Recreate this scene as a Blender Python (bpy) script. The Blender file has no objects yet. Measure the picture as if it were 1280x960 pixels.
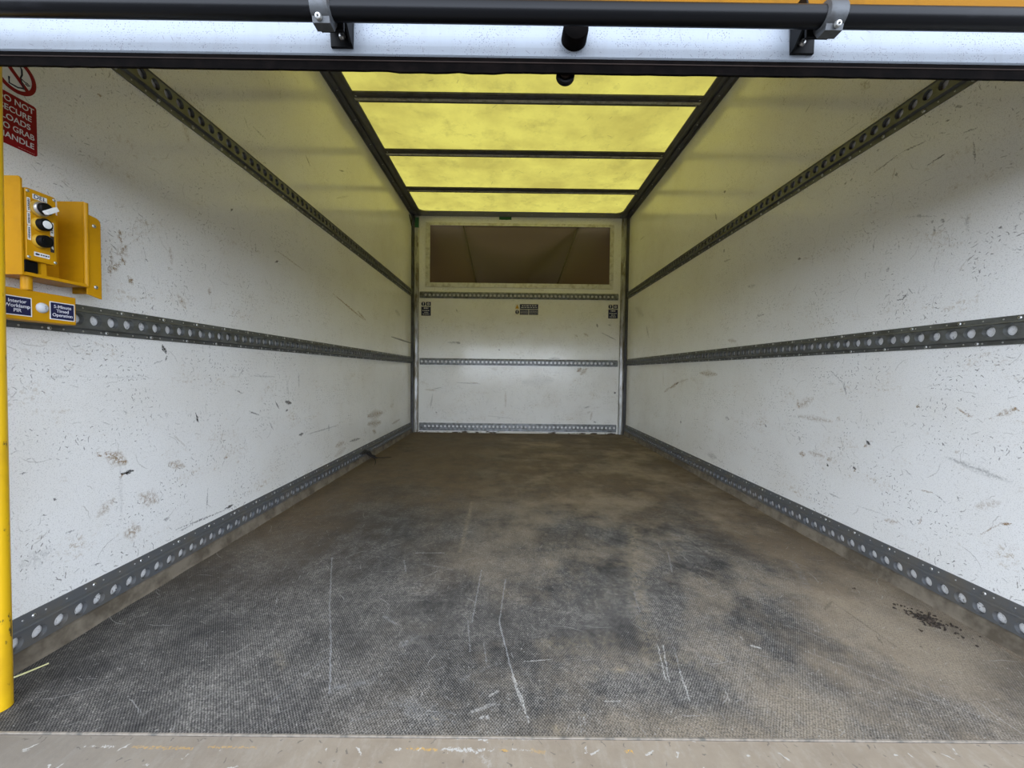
import bpy, bmesh, math, random
from mathutils import Matrix, Vector

random.seed(7)
SC = bpy.context.scene
COL = SC.collection
W, YF, YB, ZR = 2.05, 0.628, 3.843, 2.074      # body width, rear edge of floor, bulkhead, roof sheet

# ------------------------------------------------------------------ camera
cam_data = bpy.data.cameras.new('camera')
cam_data.sensor_width = 36.0
cam_data.lens = 500.0 / 1280.0 * 36.0
cam_data.clip_start = 0.02
cam = bpy.data.objects.new('camera', cam_data)
COL.objects.link(cam)
def cam_axes(y, p, r):
    cy, sy, cp, sp, cr, sr = math.cos(y), math.sin(y), math.cos(p), math.sin(p), math.cos(r), math.sin(r)
    Ry = Matrix(((cy, -sy, 0), (sy, cy, 0), (0, 0, 1)))
    Rp = Matrix(((1, 0, 0), (0, cp, -sp), (0, sp, cp)))
    Rr = Matrix(((cr, 0, sr), (0, 1, 0), (-sr, 0, cr)))
    return Ry @ Rp @ Rr
Mx = cam_axes(-0.0029, -0.0293, -0.0119)
right, fwd, up = Mx.col[0], Mx.col[1], Mx.col[2]
cm = Matrix.Identity(4)
for i in range(3):
    cm[i][0] = right[i]; cm[i][1] = up[i]; cm[i][2] = -fwd[i]
cm[0][3], cm[1][3], cm[2][3] = 0.9505, 0.0, 0.5865
cam.matrix_world = cm
SC.camera = cam

# ------------------------------------------------------------------ overcast daylight
wd = bpy.data.worlds.new('overcast_sky'); SC.world = wd
wd.use_nodes = True
nt = wd.node_tree; nt.nodes.clear()
wo = nt.nodes.new('ShaderNodeOutputWorld'); bg = nt.nodes.new('ShaderNodeBackground')
# cloud brightest low down behind the van (the side its open rear faces)
tc = nt.nodes.new('ShaderNodeTexCoord'); dt = nt.nodes.new('ShaderNodeVectorMath'); dt.operation = 'DOT_PRODUCT'
mr = nt.nodes.new('ShaderNodeMapRange'); mr.clamp = True
nt.links.new(tc.outputs['Generated'], dt.inputs[0]); dt.inputs[1].default_value = (0.0, -0.75, -0.65)
nt.links.new(dt.outputs['Value'], mr.inputs[0])
mr.inputs[1].default_value = -0.65; mr.inputs[2].default_value = 0.75
mx = nt.nodes.new('ShaderNodeMix'); mx.data_type = 'RGBA'; nt.links.new(mr.outputs[0], mx.inputs[0])
mx.inputs[6].default_value = (0.30, 0.30, 0.30, 1); mx.inputs[7].default_value = (5.8, 6.45, 7.6, 1)
nt.links.new(mx.outputs[2], bg.inputs[0])
bg.inputs[1].default_value = 1.0
nt.links.new(bg.outputs[0], wo.inputs[0])
SC.view_settings.view_transform = 'Standard'
SC.view_settings.look = 'None'
SC.view_settings.exposure = 0.0
SC.view_settings.gamma = 1.0
SC.view_settings.use_curve_mapping = False

# ------------------------------------------------------------------ node helpers
class NT:
    def __init__(s, name):
        s.m = bpy.data.materials.new(name); s.m.use_nodes = True
        s.t = s.m.node_tree; s.t.nodes.clear()
        s.out = s.t.nodes.new('ShaderNodeOutputMaterial')
    def link(s, a, b): s.t.links.new(a, b)
    def put(s, sock, v):
        if isinstance(v, bpy.types.NodeSocket): s.link(v, sock)
        elif v is not None:
            if hasattr(sock.default_value, '__len__') and not hasattr(v, '__len__'): v = (v,) * len(sock.default_value)
            if hasattr(v, '__len__') and len(sock.default_value) == 4 and len(v) == 3: v = tuple(v) + (1,)
            sock.default_value = v
    def math(s, op, a, b=None, c=None, clamp=False):
        n = s.t.nodes.new('ShaderNodeMath'); n.operation = op; n.use_clamp = clamp
        s.put(n.inputs[0], a)
        if b is not None: s.put(n.inputs[1], b)
        if c is not None: s.put(n.inputs[2], c)
        return n.outputs[0]
    def vec(s, op, a, b=None, scale=None):
        n = s.t.nodes.new('ShaderNodeVectorMath'); n.operation = op
        s.put(n.inputs[0], a)
        if b is not None: s.put(n.inputs[1], b)
        if scale is not None: s.put(n.inputs[3], scale)
        return n.outputs[1] if op in ('DOT_PRODUCT', 'LENGTH', 'DISTANCE') else n.outputs[0]
    def rng(s, v, a, b, c=0.0, d=1.0, smooth=False):
        n = s.t.nodes.new('ShaderNodeMapRange'); n.clamp = True
        if smooth: n.interpolation_type = 'SMOOTHSTEP'
        s.put(n.inputs[0], v)
        for i, x in enumerate((a, b, c, d)): s.put(n.inputs[i + 1], x)
        return n.outputs[0]
    def mix(s, f, a, b):
        n = s.t.nodes.new('ShaderNodeMix'); n.data_type = 'RGBA'
        s.put(n.inputs[0], f); s.put(n.inputs[6], a); s.put(n.inputs[7], b)
        return n.outputs[2]
    def noise(s, v, scale, detail=2, rough=0.5, color=False, dims='2D', dist=0.0):
        n = s.t.nodes.new('ShaderNodeTexNoise'); n.noise_dimensions = dims
        s.put(n.inputs['Vector'], v); n.inputs['Scale'].default_value = scale
        n.inputs['Detail'].default_value = detail; n.inputs['Roughness'].default_value = rough
        n.inputs['Distortion'].default_value = dist
        return n.outputs['Color'] if color else n.outputs['Fac']
    def voro(s, v, scale, rnd=1.0):
        n = s.t.nodes.new('ShaderNodeTexVoronoi'); n.voronoi_dimensions = '2D'
        s.put(n.inputs['Vector'], v); n.inputs['Scale'].default_value = scale; n.inputs['Randomness'].default_value = rnd
        return n
    def objpos(s):
        n = s.t.nodes.new('ShaderNodeTexCoord'); return n.outputs['Object']
    def sep(s, v):
        n = s.t.nodes.new('ShaderNodeSeparateXYZ'); s.put(n.inputs[0], v); return n.outputs
    def comb(s, x, y, z=0.0):
        n = s.t.nodes.new('ShaderNodeCombineXYZ'); s.put(n.inputs[0], x); s.put(n.inputs[1], y); s.put(n.inputs[2], z); return n.outputs[0]
    def bump(s, h, strength, dist):
        n = s.t.nodes.new('ShaderNodeBump'); n.inputs['Strength'].default_value = strength; n.inputs['Distance'].default_value = dist
        s.put(n.inputs['Height'], h); return n.outputs[0]
    def bsdf(s, color, rough=0.5, metal=0.0, normal=None, spec=0.5, **kw):
        n = s.t.nodes.new('ShaderNodeBsdfPrincipled')
        s.put(n.inputs['Base Color'], color); s.put(n.inputs['Roughness'], rough); s.put(n.inputs['Metallic'], metal)
        s.put(n.inputs['Specular IOR Level'], spec)
        if normal is not None: s.link(normal, n.inputs['Normal'])
        for k, v in kw.items(): s.put(n.inputs[k], v)
        s.last = n
        s.link(n.outputs[0], s.out.inputs[0]); return n.outputs[0]

def flecks(t, P, scale, length, width, dens, rand=0.8, wob=None):
    """mask of random straight dashes: one per Voronoi cell"""
    v = t.vec('SCALE', P, scale=scale)
    vo = t.voro(v, 1.0, rand)
    d = t.vec('SUBTRACT', v, vo.outputs['Position'])
    c = t.sep(vo.outputs['Color'])
    ang = t.math('MULTIPLY', c[0], 6.283)
    ca, sa = t.math('COSINE', ang), t.math('SINE', ang)
    dx = t.sep(d)
    u = t.math('ADD', t.math('MULTIPLY', dx[0], ca), t.math('MULTIPLY', dx[1], sa))
    w = t.math('SUBTRACT', t.math('MULTIPLY', dx[1], ca), t.math('MULTIPLY', dx[0], sa))
    if wob is not None: w = t.math('ADD', w, t.math('MULTIPLY', t.math('MULTIPLY', u, u), wob))
    lu = t.math('MULTIPLY', c[2], length)
    mu = t.rng(t.math('ABSOLUTE', u), t.math('MULTIPLY', lu, 0.6), lu, 1, 0)
    mw = t.rng(t.math('ABSOLUTE', w), width * 0.5, width, 1, 0)
    keep = t.math('LESS_THAN', c[1], dens)
    return t.math('MULTIPLY', t.math('MULTIPLY', mu, mw), keep)

KCOL = {'K': (0.012, 0.011, 0.010), 'D': (0.10, 0.10, 0.10), 'B': (0.24, 0.15, 0.06), 'W': (0.58, 0.56, 0.52),
        'G': (0.33, 0.33, 0.33), 'T': (0.34, 0.28, 0.19), 'Y': (0.75, 0.42, 0.06), 'R': (0.16, 0.10, 0.055)}
def apply_marks(t, P, col, marks, rag, streak):
    """dirt, gouges and scratches with a place and shape of their own"""
    acc = {}
    P = t.vec('ADD', P, t.vec('SCALE', t.vec('SUBTRACT', t.noise(P, 330, 2, 0.6, color=True), (0.5, 0.5, 0.5)), scale=0.006))
    for (ax, ay, bx, by, w, k, s) in marks:
        pa = t.vec('SUBTRACT', P, (ax, ay, 0))
        ba = (bx - ax, by - ay, 0); l2 = ba[0] ** 2 + ba[1] ** 2 + 1e-9
        h = t.math('DIVIDE', t.vec('DOT_PRODUCT', pa, ba), l2, clamp=True)
        near = t.vec('MULTIPLY_ADD', t.comb(h, h, 0), (-ba[0], -ba[1], 0))
        node = near.node; t.link(pa, node.inputs[2])
        d = t.vec('LENGTH', near)
        big = k in 'BTGRD' and w > 0.003
        if k in 'KBD' and l2 > 1e-4 * 0.3:                             # scratches thin out towards their ends
            d = t.math('DIVIDE', d, t.math('SUBTRACT', 1.15, t.math('MULTIPLY', t.math('ABSOLUTE', t.math('MULTIPLY_ADD', h, 2.0, -1.0)), 0.75)))
        m = t.rng(d, w * (0.1 if big else 0.45), w * (1.25 if big else 1.0), s, 0)
        if big: m = t.math('MULTIPLY', m, streak)
        acc[k] = m if k not in acc else t.math('MAXIMUM', acc[k], m)
    for k in 'TGDBRKYW':
        if k in acc: col = t.mix(t.math('MULTIPLY', acc[k], rag, clamp=True), col, KCOL[k])
    return col

MARKS = {
 'left': [
  (1.095,0.648,1.105,0.629,0.0066,'K',1), (1.11,0.62,1.104,0.607,0.0035,'K',0.9), (1.207,0.453,1.217,0.422,0.0044,'K',1), (0.975,0.325,1.006,0.327,0.0063,'K',1), (0.971,0.32,0.979,0.322,0.0049,'B',1),
  (0.939,0.382,0.986,0.352,0.0173,'B',0.75), (0.916,0.39,0.926,0.381,0.0046,'B',0.9), (1.113,0.319,1.162,0.301,0.0136,'B',0.5), (1.025,0.256,1.071,0.229,0.0231,'B',0.45), (0.985,0.173,1.015,0.173,0.024,'B',0.5),
  (0.917,0.243,0.954,0.269,0.0131,'B',0.4), (1.131,0.126,1.341,0.114,0.0032,'D',0.9), (1.326,0.119,1.368,0.119,0.0048,'K',0.95), (1.137,0.117,1.188,0.118,0.0023,'D',0.7), (0.981,0.915,0.985,0.891,0.0079,'B',0.75),
  (0.976,0.859,0.997,0.885,0.0138,'B',0.5), (0.986,0.853,0.992,0.839,0.0059,'B',0.8), (0.952,0.811,0.98,0.841,0.0097,'B',0.6), (1.0,0.813,1.012,0.796,0.008,'B',0.85), (0.961,0.87,0.956,0.803,0.0048,'B',0.5),
  (1.014,0.902,1.029,0.917,0.0041,'B',0.4), (1.048,0.868,1.055,0.866,0.0021,'D',0.9), (1.116,0.863,1.126,0.861,0.0045,'B',0.8), (1.122,0.92,1.129,0.878,0.009,'B',0.3), (1.268,0.84,1.268,0.82,0.0076,'B',0.7),
  (1.147,0.797,1.174,0.762,0.0093,'B',0.45), (1.171,1.298,1.193,1.252,0.0118,'B',0.3), (0.934,1.209,0.945,1.209,0.0041,'B',0.8), (1.365,1.117,1.377,1.13,0.0036,'K',0.8), (1.368,1.065,1.388,1.061,0.0022,'D',0.6),
  (1.495,1.052,1.499,1.018,0.0036,'D',0.6), (1.62,1.067,1.865,1.038,0.0035,'B',0.5), (2.138,0.993,2.59,0.912,0.0057,'B',0.85), (2.482,0.952,2.618,0.915,0.0092,'B',0.7), (1.62,1.016,1.642,1.028,0.0039,'K',0.8),
  (1.861,1.567,1.904,1.539,0.0049,'K',0.7), (2.219,1.677,2.282,1.703,0.0045,'K',0.7), (1.579,1.708,1.594,1.683,0.0038,'D',0.5), (1.49,1.47,1.562,1.468,0.004,'D',0.6), (1.438,1.477,1.459,1.448,0.0029,'D',0.5),
  (3.175,0.856,3.81,0.851,0.0091,'K',0.9), (1.615,0.457,1.642,0.425,0.0046,'K',0.8), (1.689,0.451,1.732,0.441,0.0103,'K',0.9), (1.689,0.411,1.707,0.416,0.0054,'K',0.9), (1.452,0.434,1.512,0.413,0.003,'D',0.9),
  (1.377,0.516,1.422,0.499,0.0025,'D',0.8), (1.792,0.573,1.798,0.505,0.0036,'D',0.6), (1.696,0.559,1.714,0.456,0.0055,'D',0.35), (1.721,0.559,1.689,0.485,0.0034,'D',0.3), (1.797,0.292,1.831,0.294,0.0094,'K',0.85),
  (2.09,0.3,2.089,0.271,0.0067,'D',0.9), (1.867,0.284,2.186,0.283,0.0036,'D',0.7), (1.571,0.381,1.603,0.342,0.0032,'D',0.8), (2.664,0.283,2.963,0.275,0.0338,'B',0.7), (2.664,0.23,2.927,0.208,0.028,'B',0.65),
  (2.757,0.173,2.823,0.147,0.0167,'B',0.7), (3.204,0.16,3.435,0.171,0.0133,'B',0.6), (3.16,0.305,3.246,0.317,0.0256,'B',0.3), (2.36,0.165,2.523,0.157,0.0098,'D',0.8), (2.175,0.171,2.28,0.174,0.0178,'B',0.5),
  (2.165,0.12,2.302,0.138,0.0223,'B',0.3), (1.398,0.557,1.432,0.596,0.0028,'D',0.5), (1.462,0.562,1.621,0.557,0.004,'D',0.35), (1.065,0.597,1.097,0.609,0.0017,'D',0.7), (1.102,0.461,1.105,0.461,0.0022,'D',0.5),
  (0.982,0.48,0.994,0.473,0.0024,'D',0.5), (0.821,0.566,0.856,0.566,0.005,'D',0.25), (0.885,0.565,1.062,0.561,0.0019,'D',0.22), (0.775,0.378,0.786,0.378,0.0022,'D',0.9), (0.858,0.406,0.863,0.399,0.0031,'D',0.7),
  (0.85,0.231,0.866,0.23,0.0026,'D',0.6), (0.829,0.312,0.833,0.308,0.0033,'K',0.8), (0.807,0.283,0.816,0.283,0.0021,'K',0.8), (1.253,0.211,1.245,0.137,0.0025,'D',0.6), (1.13,0.395,1.165,0.361,0.0032,'W',0.9),
  (1.092,0.169,1.108,0.167,0.0055,'K',0.5), (0.901,0.135,0.924,0.13,0.0018,'D',0.7), (1.328,0.291,1.339,0.291,0.0064,'B',0.8), (3.282,1.08,3.424,1.061,0.0268,'D',0.3), (0.774,0.199,0.817,0.205,0.0223,'D',0.18),
  (0.972,0.352,0.973,0.213,0.0058,'D',0.15), (2.348,1.595,2.178,1.508,0.0068,'D',0.3), (1.776,1.156,1.783,1.147,0.0071,'D',0.5),
 ],
 'right': [
  (1.226,0.388,1.215,0.378,0.0073,'K',1), (1.234,0.369,1.223,0.376,0.0049,'B',0.7), (1.375,0.282,1.371,0.274,0.0049,'K',1), (1.269,0.299,1.262,0.292,0.0061,'K',0.9), (1.268,0.281,1.259,0.296,0.0038,'B',0.9),
  (1.078,0.505,1.072,0.512,0.0056,'B',0.9), (1.075,0.503,1.074,0.51,0.003,'K',0.7), (1.055,0.505,1.052,0.499,0.0017,'K',0.8), (1.506,0.291,1.481,0.293,0.0119,'B',0.75), (1.461,0.306,1.397,0.305,0.0114,'B',0.4),
  (1.375,0.296,1.358,0.302,0.0082,'B',0.5), (1.522,0.469,1.451,0.504,0.0178,'B',0.4), (1.52,0.433,1.36,0.431,0.0115,'B',0.35), (1.341,0.447,1.328,0.44,0.0107,'B',0.3), (0.981,0.512,0.956,0.496,0.0035,'B',0.7),
  (0.965,0.499,0.948,0.495,0.005,'B',0.7), (0.898,0.504,0.865,0.518,0.0071,'B',0.6), (0.874,0.523,0.861,0.517,0.0038,'B',0.9), (0.912,0.492,0.906,0.493,0.0027,'B',0.8), (0.997,0.385,0.87,0.359,0.0093,'D',0.35),
  (0.994,0.384,0.888,0.362,0.0019,'D',0.5), (1.06,0.285,1.024,0.286,0.0025,'B',0.7), (1.024,0.286,0.996,0.27,0.002,'D',0.7), (1.159,0.166,1.118,0.175,0.0073,'B',0.5), (0.92,0.221,0.884,0.26,0.002,'B',0.7),
  (0.884,0.26,0.865,0.267,0.0042,'B',0.8), (1.254,0.177,1.147,0.182,0.0024,'D',0.3), (1.106,0.33,1.078,0.311,0.0022,'D',0.5), (1.012,0.421,1.004,0.412,0.0024,'K',0.8), (0.978,0.407,0.975,0.402,0.0078,'B',0.4),
  (0.972,0.296,0.966,0.285,0.0023,'D',0.8), (0.931,0.282,0.886,0.308,0.0109,'B',0.3), (1.061,0.192,1.053,0.21,0.0032,'B',0.8), (1.084,0.194,1.073,0.183,0.0026,'D',0.6), (1.317,0.569,1.306,0.522,0.0021,'D',0.8),
  (1.367,0.184,1.316,0.18,0.0027,'D',0.6), (1.375,0.606,1.323,0.566,0.0032,'D',0.6), (1.323,0.566,1.306,0.524,0.0026,'D',0.5), (1.239,1.207,1.154,1.222,0.0024,'K',0.6), (1.154,1.222,1.082,1.216,0.002,'K',0.7),
  (1.164,1.17,1.161,1.164,0.0074,'K',0.6), (1.175,1.158,1.167,1.188,0.0033,'B',0.5), (1.075,1.148,1.057,1.153,0.0026,'K',0.7), (1.057,1.153,1.034,1.155,0.0033,'K',0.85), (0.97,1.151,0.965,1.097,0.0027,'K',0.6),
  (0.999,1.186,0.961,1.179,0.0024,'D',0.6), (1.052,1.217,1.034,1.211,0.0021,'D',0.5), (1.014,1.262,1.0,1.253,0.004,'K',0.5), (1.032,1.238,1.028,1.237,0.0029,'K',0.7), (1.226,1.27,1.22,1.269,0.0044,'K',0.6),
  (1.303,1.309,1.302,1.308,0.0031,'K',0.6), (1.342,1.224,1.339,1.225,0.004,'K',0.7), (1.318,1.225,1.315,1.226,0.0032,'K',0.6), (1.149,0.806,1.13,0.805,0.0027,'K',0.8), (1.13,0.805,1.117,0.818,0.004,'K',0.8),
  (1.113,0.833,1.103,0.816,0.0027,'K',0.6), (1.095,1.025,1.09,1.024,0.0022,'K',0.5), (1.133,1.036,1.049,1.005,0.0022,'D',0.4), (1.06,0.997,1.056,0.992,0.0042,'K',0.5), (1.033,0.989,1.031,0.984,0.0041,'K',0.6),
  (1.052,0.978,1.051,0.965,0.0034,'K',0.5), (0.911,0.926,0.908,0.926,0.0036,'K',0.7), (0.882,0.915,0.881,0.915,0.0026,'K',0.5), (0.886,0.869,0.865,0.863,0.0016,'K',0.7), (0.977,0.983,0.975,0.943,0.0051,'D',0.3),
  (1.225,1.001,1.229,0.966,0.0025,'D',0.5), (1.177,0.905,1.179,0.896,0.0047,'K',0.4), (0.946,0.841,0.945,0.831,0.0023,'K',0.6), (0.959,0.867,0.948,0.87,0.0019,'D',0.6), (1.369,1.396,1.292,1.396,0.0027,'D',0.3),
  (1.233,1.376,1.205,1.398,0.0024,'D',0.3), (1.294,1.514,1.262,1.484,0.0128,'B',0.35), (2.751,0.491,2.622,0.533,0.0129,'B',0.9), (2.659,0.521,2.622,0.533,0.0074,'K',0.6), (2.864,0.458,2.751,0.497,0.0112,'B',0.5),
  (2.622,0.533,2.48,0.557,0.0077,'B',0.4), (2.325,0.596,2.134,0.588,0.0178,'B',0.6), (2.257,0.583,2.23,0.592,0.009,'B',0.8), (2.888,0.601,2.882,0.503,0.0087,'B',0.4), (2.033,0.763,1.96,0.75,0.012,'B',0.4),
  (3.271,0.973,3.208,0.877,0.013,'D',0.45), (2.57,0.281,2.57,0.276,0.0082,'K',0.9), (2.036,0.368,2.005,0.363,0.0121,'D',0.5), (2.111,1.539,2.096,1.536,0.0084,'K',0.8), (2.197,1.461,2.178,1.42,0.0088,'K',0.5),
  (2.095,1.233,2.095,1.228,0.0075,'K',0.6), (2.092,1.174,2.032,1.169,0.0054,'D',0.5), (1.552,1.035,1.535,1.033,0.0056,'K',0.7), (3.483,1.74,3.359,1.732,0.0068,'D',0.5), (1.799,0.852,1.748,0.852,0.0043,'D',0.6),
  (1.873,0.999,1.818,0.991,0.0111,'D',0.3), (3.555,1.168,3.356,1.076,0.0415,'D',0.22), (1.512,1.595,1.539,1.577,0.0037,'K',0.4), (1.517,0.356,1.504,0.34,0.006,'D',0.5), (2.206,0.144,2.12,0.144,0.0216,'D',0.35),
  (1.72,0.376,1.709,0.364,0.0048,'D',0.8), (1.528,0.493,1.518,0.463,0.0091,'B',0.6), (0.951,0.619,0.935,0.625,0.0038,'B',0.3), (0.931,0.643,0.917,0.644,0.0018,'B',0.4),
 ],
 'back': [
  (0.428,0.866,0.459,0.859,0.0154,'K',0.6), (0.344,0.865,0.436,0.866,0.0123,'D',0.5), (0.557,0.982,0.58,0.975,0.0077,'D',0.5), (0.418,1.186,0.434,1.156,0.0077,'D',0.8), (0.281,1.063,0.304,1.094,0.0061,'D',0.4),
  (0.827,0.802,0.843,0.795,0.0077,'K',0.6), (1.554,0.956,1.585,0.934,0.0092,'B',0.5), (1.646,0.965,1.684,0.943,0.0154,'B',0.5), (1.767,1.058,1.775,1.028,0.01,'K',0.7), (1.874,1.052,1.905,1.045,0.0061,'D',0.8),
  (1.814,0.975,1.954,0.908,0.0061,'D',0.7), (1.59,0.604,1.621,0.628,0.0231,'B',1), (1.622,0.574,1.675,0.628,0.0261,'B',0.6), (1.312,0.724,1.419,0.725,0.0092,'D',0.5), (1.077,0.491,1.346,0.517,0.0615,'D',0.2),
  (0.901,0.396,0.903,0.257,0.0123,'B',0.4), (0.562,0.485,0.639,0.478,0.0061,'B',0.6), (0.132,0.41,0.232,0.404,0.0108,'B',0.5), (0.179,0.234,0.201,0.373,0.0077,'D',0.5), (0.233,0.196,0.241,0.188,0.0092,'K',0.7),
  (1.948,0.408,1.956,0.393,0.0123,'K',0.9), (1.722,0.136,1.736,0.213,0.0092,'B',0.5), (1.658,0.251,1.719,0.267,0.0092,'D',0.5), (1.697,0.205,1.713,0.213,0.0123,'W',0.8), (1.753,0.12,1.776,0.113,0.0092,'K',0.6),
  (0.423,0.483,0.654,0.47,0.0054,'D',0.6), (0.776,0.618,0.806,0.61,0.0154,'W',0.6), (0.193,0.411,0.286,0.435,0.0061,'D',0.5), (0.734,0.163,0.966,0.142,0.0061,'D',0.35),
 ],
 'floor': [
  (0.397,1.237,0.51,0.971,0.0022,'G',0.6), (0.51,0.971,0.572,0.841,0.0018,'G',0.7), (0.572,0.841,0.628,0.711,0.002,'G',0.85), (0.529,0.677,0.581,0.801,0.0015,'G',0.5), (0.87,1.171,0.866,0.92,0.0021,'G',0.7),
  (0.942,1.117,0.93,0.921,0.002,'G',0.8), (0.93,0.921,0.959,0.766,0.0024,'G',0.9), (0.959,0.766,0.98,0.691,0.0019,'W',0.8), (0.98,0.691,0.987,0.654,0.0016,'W',0.8), (0.856,0.929,0.872,0.821,0.0018,'G',0.6),
  (0.899,0.851,0.908,0.787,0.0016,'G',0.7), (0.651,1.276,0.741,1.278,0.0026,'G',0.7), (0.625,1.226,0.653,1.147,0.0024,'G',0.5), (0.693,1.202,0.783,1.169,0.0071,'G',0.35), (0.654,0.941,0.698,0.906,0.0048,'G',0.7),
  (0.727,0.844,0.748,0.865,0.0103,'G',0.55), (0.86,0.745,0.927,0.787,0.0046,'G',0.3), (0.89,0.673,0.928,0.69,0.0041,'W',0.4), (0.919,0.708,0.933,0.719,0.0029,'W',0.7), (0.905,0.661,0.909,0.665,0.0027,'W',0.6),
  (1.276,0.852,1.254,0.75,0.0019,'W',0.7), (1.287,0.849,1.259,0.746,0.0019,'W',0.7), (1.308,0.844,1.291,0.771,0.0016,'G',0.8), (1.291,0.771,1.279,0.701,0.0019,'W',0.8), (1.287,1.058,1.275,0.968,0.002,'G',0.5),
  (1.475,1.301,1.435,1.168,0.0025,'G',0.5), (0.984,0.795,1.041,0.802,0.0019,'W',0.6), (0.959,0.756,0.976,0.691,0.002,'W',0.6), (1.165,0.773,1.185,0.778,0.0093,'T',0.8), (1.124,0.779,1.131,0.764,0.0108,'T',0.4),
  (1.391,0.812,1.394,0.812,0.0081,'T',0.7), (1.48,0.849,1.493,0.842,0.0037,'W',0.8), (1.471,0.881,1.471,0.87,0.0018,'W',0.8), (1.251,0.814,1.332,0.793,0.0257,'T',0.35), (1.046,0.848,1.171,0.863,0.0342,'T',0.3),
  (1.418,1.503,1.281,0.984,0.0298,'T',0.55), (1.281,0.984,1.243,0.792,0.0249,'T',0.4), (1.17,0.983,1.32,1.18,0.0303,'T',0.15), (1.256,1.214,1.292,1.21,0.0194,'T',0.3), (0.782,1.781,0.792,1.285,0.0092,'T',0.55),
  (1.098,1.354,1.076,1.185,0.0254,'T',0.3), (0.469,0.815,0.511,0.771,0.0111,'T',0.25), (0.634,0.723,0.701,0.743,0.0088,'G',0.4), (0.762,0.688,0.851,0.657,0.0188,'G',0.3), (1.032,0.642,1.034,0.638,0.0077,'T',0.8),
  (0.917,0.665,0.919,0.661,0.004,'W',0.7), (1.127,0.698,1.153,0.7,0.0022,'W',0.6), (1.076,0.67,1.086,0.671,0.004,'T',0.8), (1.082,0.667,1.08,0.632,0.001,'W',0.5), (1.074,0.667,1.072,0.632,0.001,'W',0.5),
  (0.916,0.65,0.92,0.631,0.001,'W',0.4), (0.823,0.664,0.834,0.657,0.0026,'T',0.5), (0.691,0.655,0.739,0.672,0.0066,'G',0.3), (1.357,0.731,1.352,0.704,0.0014,'W',0.6), (1.588,0.831,1.787,0.659,0.0018,'W',0.2),
  (1.852,1.254,1.779,1.087,0.0117,'G',0.3), (1.569,1.304,1.581,1.248,0.0077,'G',0.3), (1.793,1.022,1.796,0.834,0.0028,'K',0.4), (1.796,0.834,1.828,0.66,0.0015,'K',0.3), (1.783,0.886,1.772,0.854,0.0035,'K',0.4),
  (1.793,1.022,1.744,0.986,0.006,'K',0.35), (1.59,1.399,1.596,1.304,0.0041,'K',0.5), (1.656,1.318,1.685,1.283,0.0036,'K',0.5), (1.578,1.743,1.614,1.744,0.007,'K',0.5), (1.673,1.676,1.682,1.657,0.0047,'K',0.5),
  (1.904,2.062,1.933,2.063,0.0083,'K',0.8), (1.982,1.868,2.012,1.869,0.0075,'K',0.8), (1.232,1.711,1.24,1.702,0.0055,'K',0.8), (1.028,2.014,1.035,2.001,0.0048,'K',0.7), (1.436,2.522,1.437,2.5,0.006,'K',0.5),
  (1.349,2.393,1.371,2.247,0.0139,'K',0.2), (0.182,2.884,0.208,2.945,0.007,'K',0.5), (2.039,0.918,2.059,0.904,0.0219,'K',0.35), (1.849,0.852,1.85,0.85,0.0024,'K',0.6), (1.867,1.023,1.868,1.005,0.0041,'K',0.3),
  (2.026,0.876,2.026,0.813,0.0084,'R',0.5),
 ],
 'sill': [
  (0.779,0.605,0.785,0.606,0.0022,'W',0.9), (0.797,0.608,0.841,0.605,0.0029,'Y',0.6), (0.849,0.607,0.855,0.606,0.0017,'W',0.9), (0.857,0.607,0.897,0.606,0.0039,'W',0.95), (0.897,0.605,0.905,0.601,0.0024,'W',0.9),
  (0.907,0.605,0.915,0.606,0.0027,'W',0.95), (0.924,0.605,0.929,0.606,0.0017,'W',0.9), (0.94,0.606,0.953,0.605,0.0017,'Y',0.7), (0.959,0.608,0.99,0.606,0.0015,'W',0.7), (0.908,0.625,0.918,0.622,0.004,'W',1),
  (0.856,0.626,0.895,0.625,0.0013,'W',0.9), (0.94,0.625,0.991,0.625,0.0013,'W',0.9), (0.776,0.627,0.79,0.625,0.0013,'W',0.8), (1.137,0.606,1.146,0.606,0.0027,'Y',0.9), (1.075,0.613,1.076,0.604,0.0022,'W',0.8),
  (0.913,0.595,0.925,0.582,0.0059,'W',0.3), (0.324,0.607,0.34,0.606,0.0018,'W',0.9), (0.304,0.606,0.311,0.606,0.0019,'W',0.9), (0.369,0.606,0.463,0.604,0.0027,'Y',0.4), (0.486,0.607,0.561,0.607,0.0019,'Y',0.45),
  (0.462,0.588,0.465,0.595,0.0014,'W',0.8), (0.413,0.578,0.418,0.578,0.0023,'W',0.8), (0.207,0.599,0.218,0.598,0.0024,'W',0.5), (1.621,0.61,1.626,0.608,0.0015,'K',0.6), (1.659,0.615,1.655,0.607,0.002,'W',0.8),
  (1.686,0.593,1.691,0.587,0.0014,'K',0.6), (1.394,0.609,1.394,0.607,0.0015,'K',0.5), (0.99,0.606,1.009,0.603,0.0036,'Y',0.25), (1.024,0.633,1.035,0.613,0.0012,'K',0.4),
 ],
}

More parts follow.
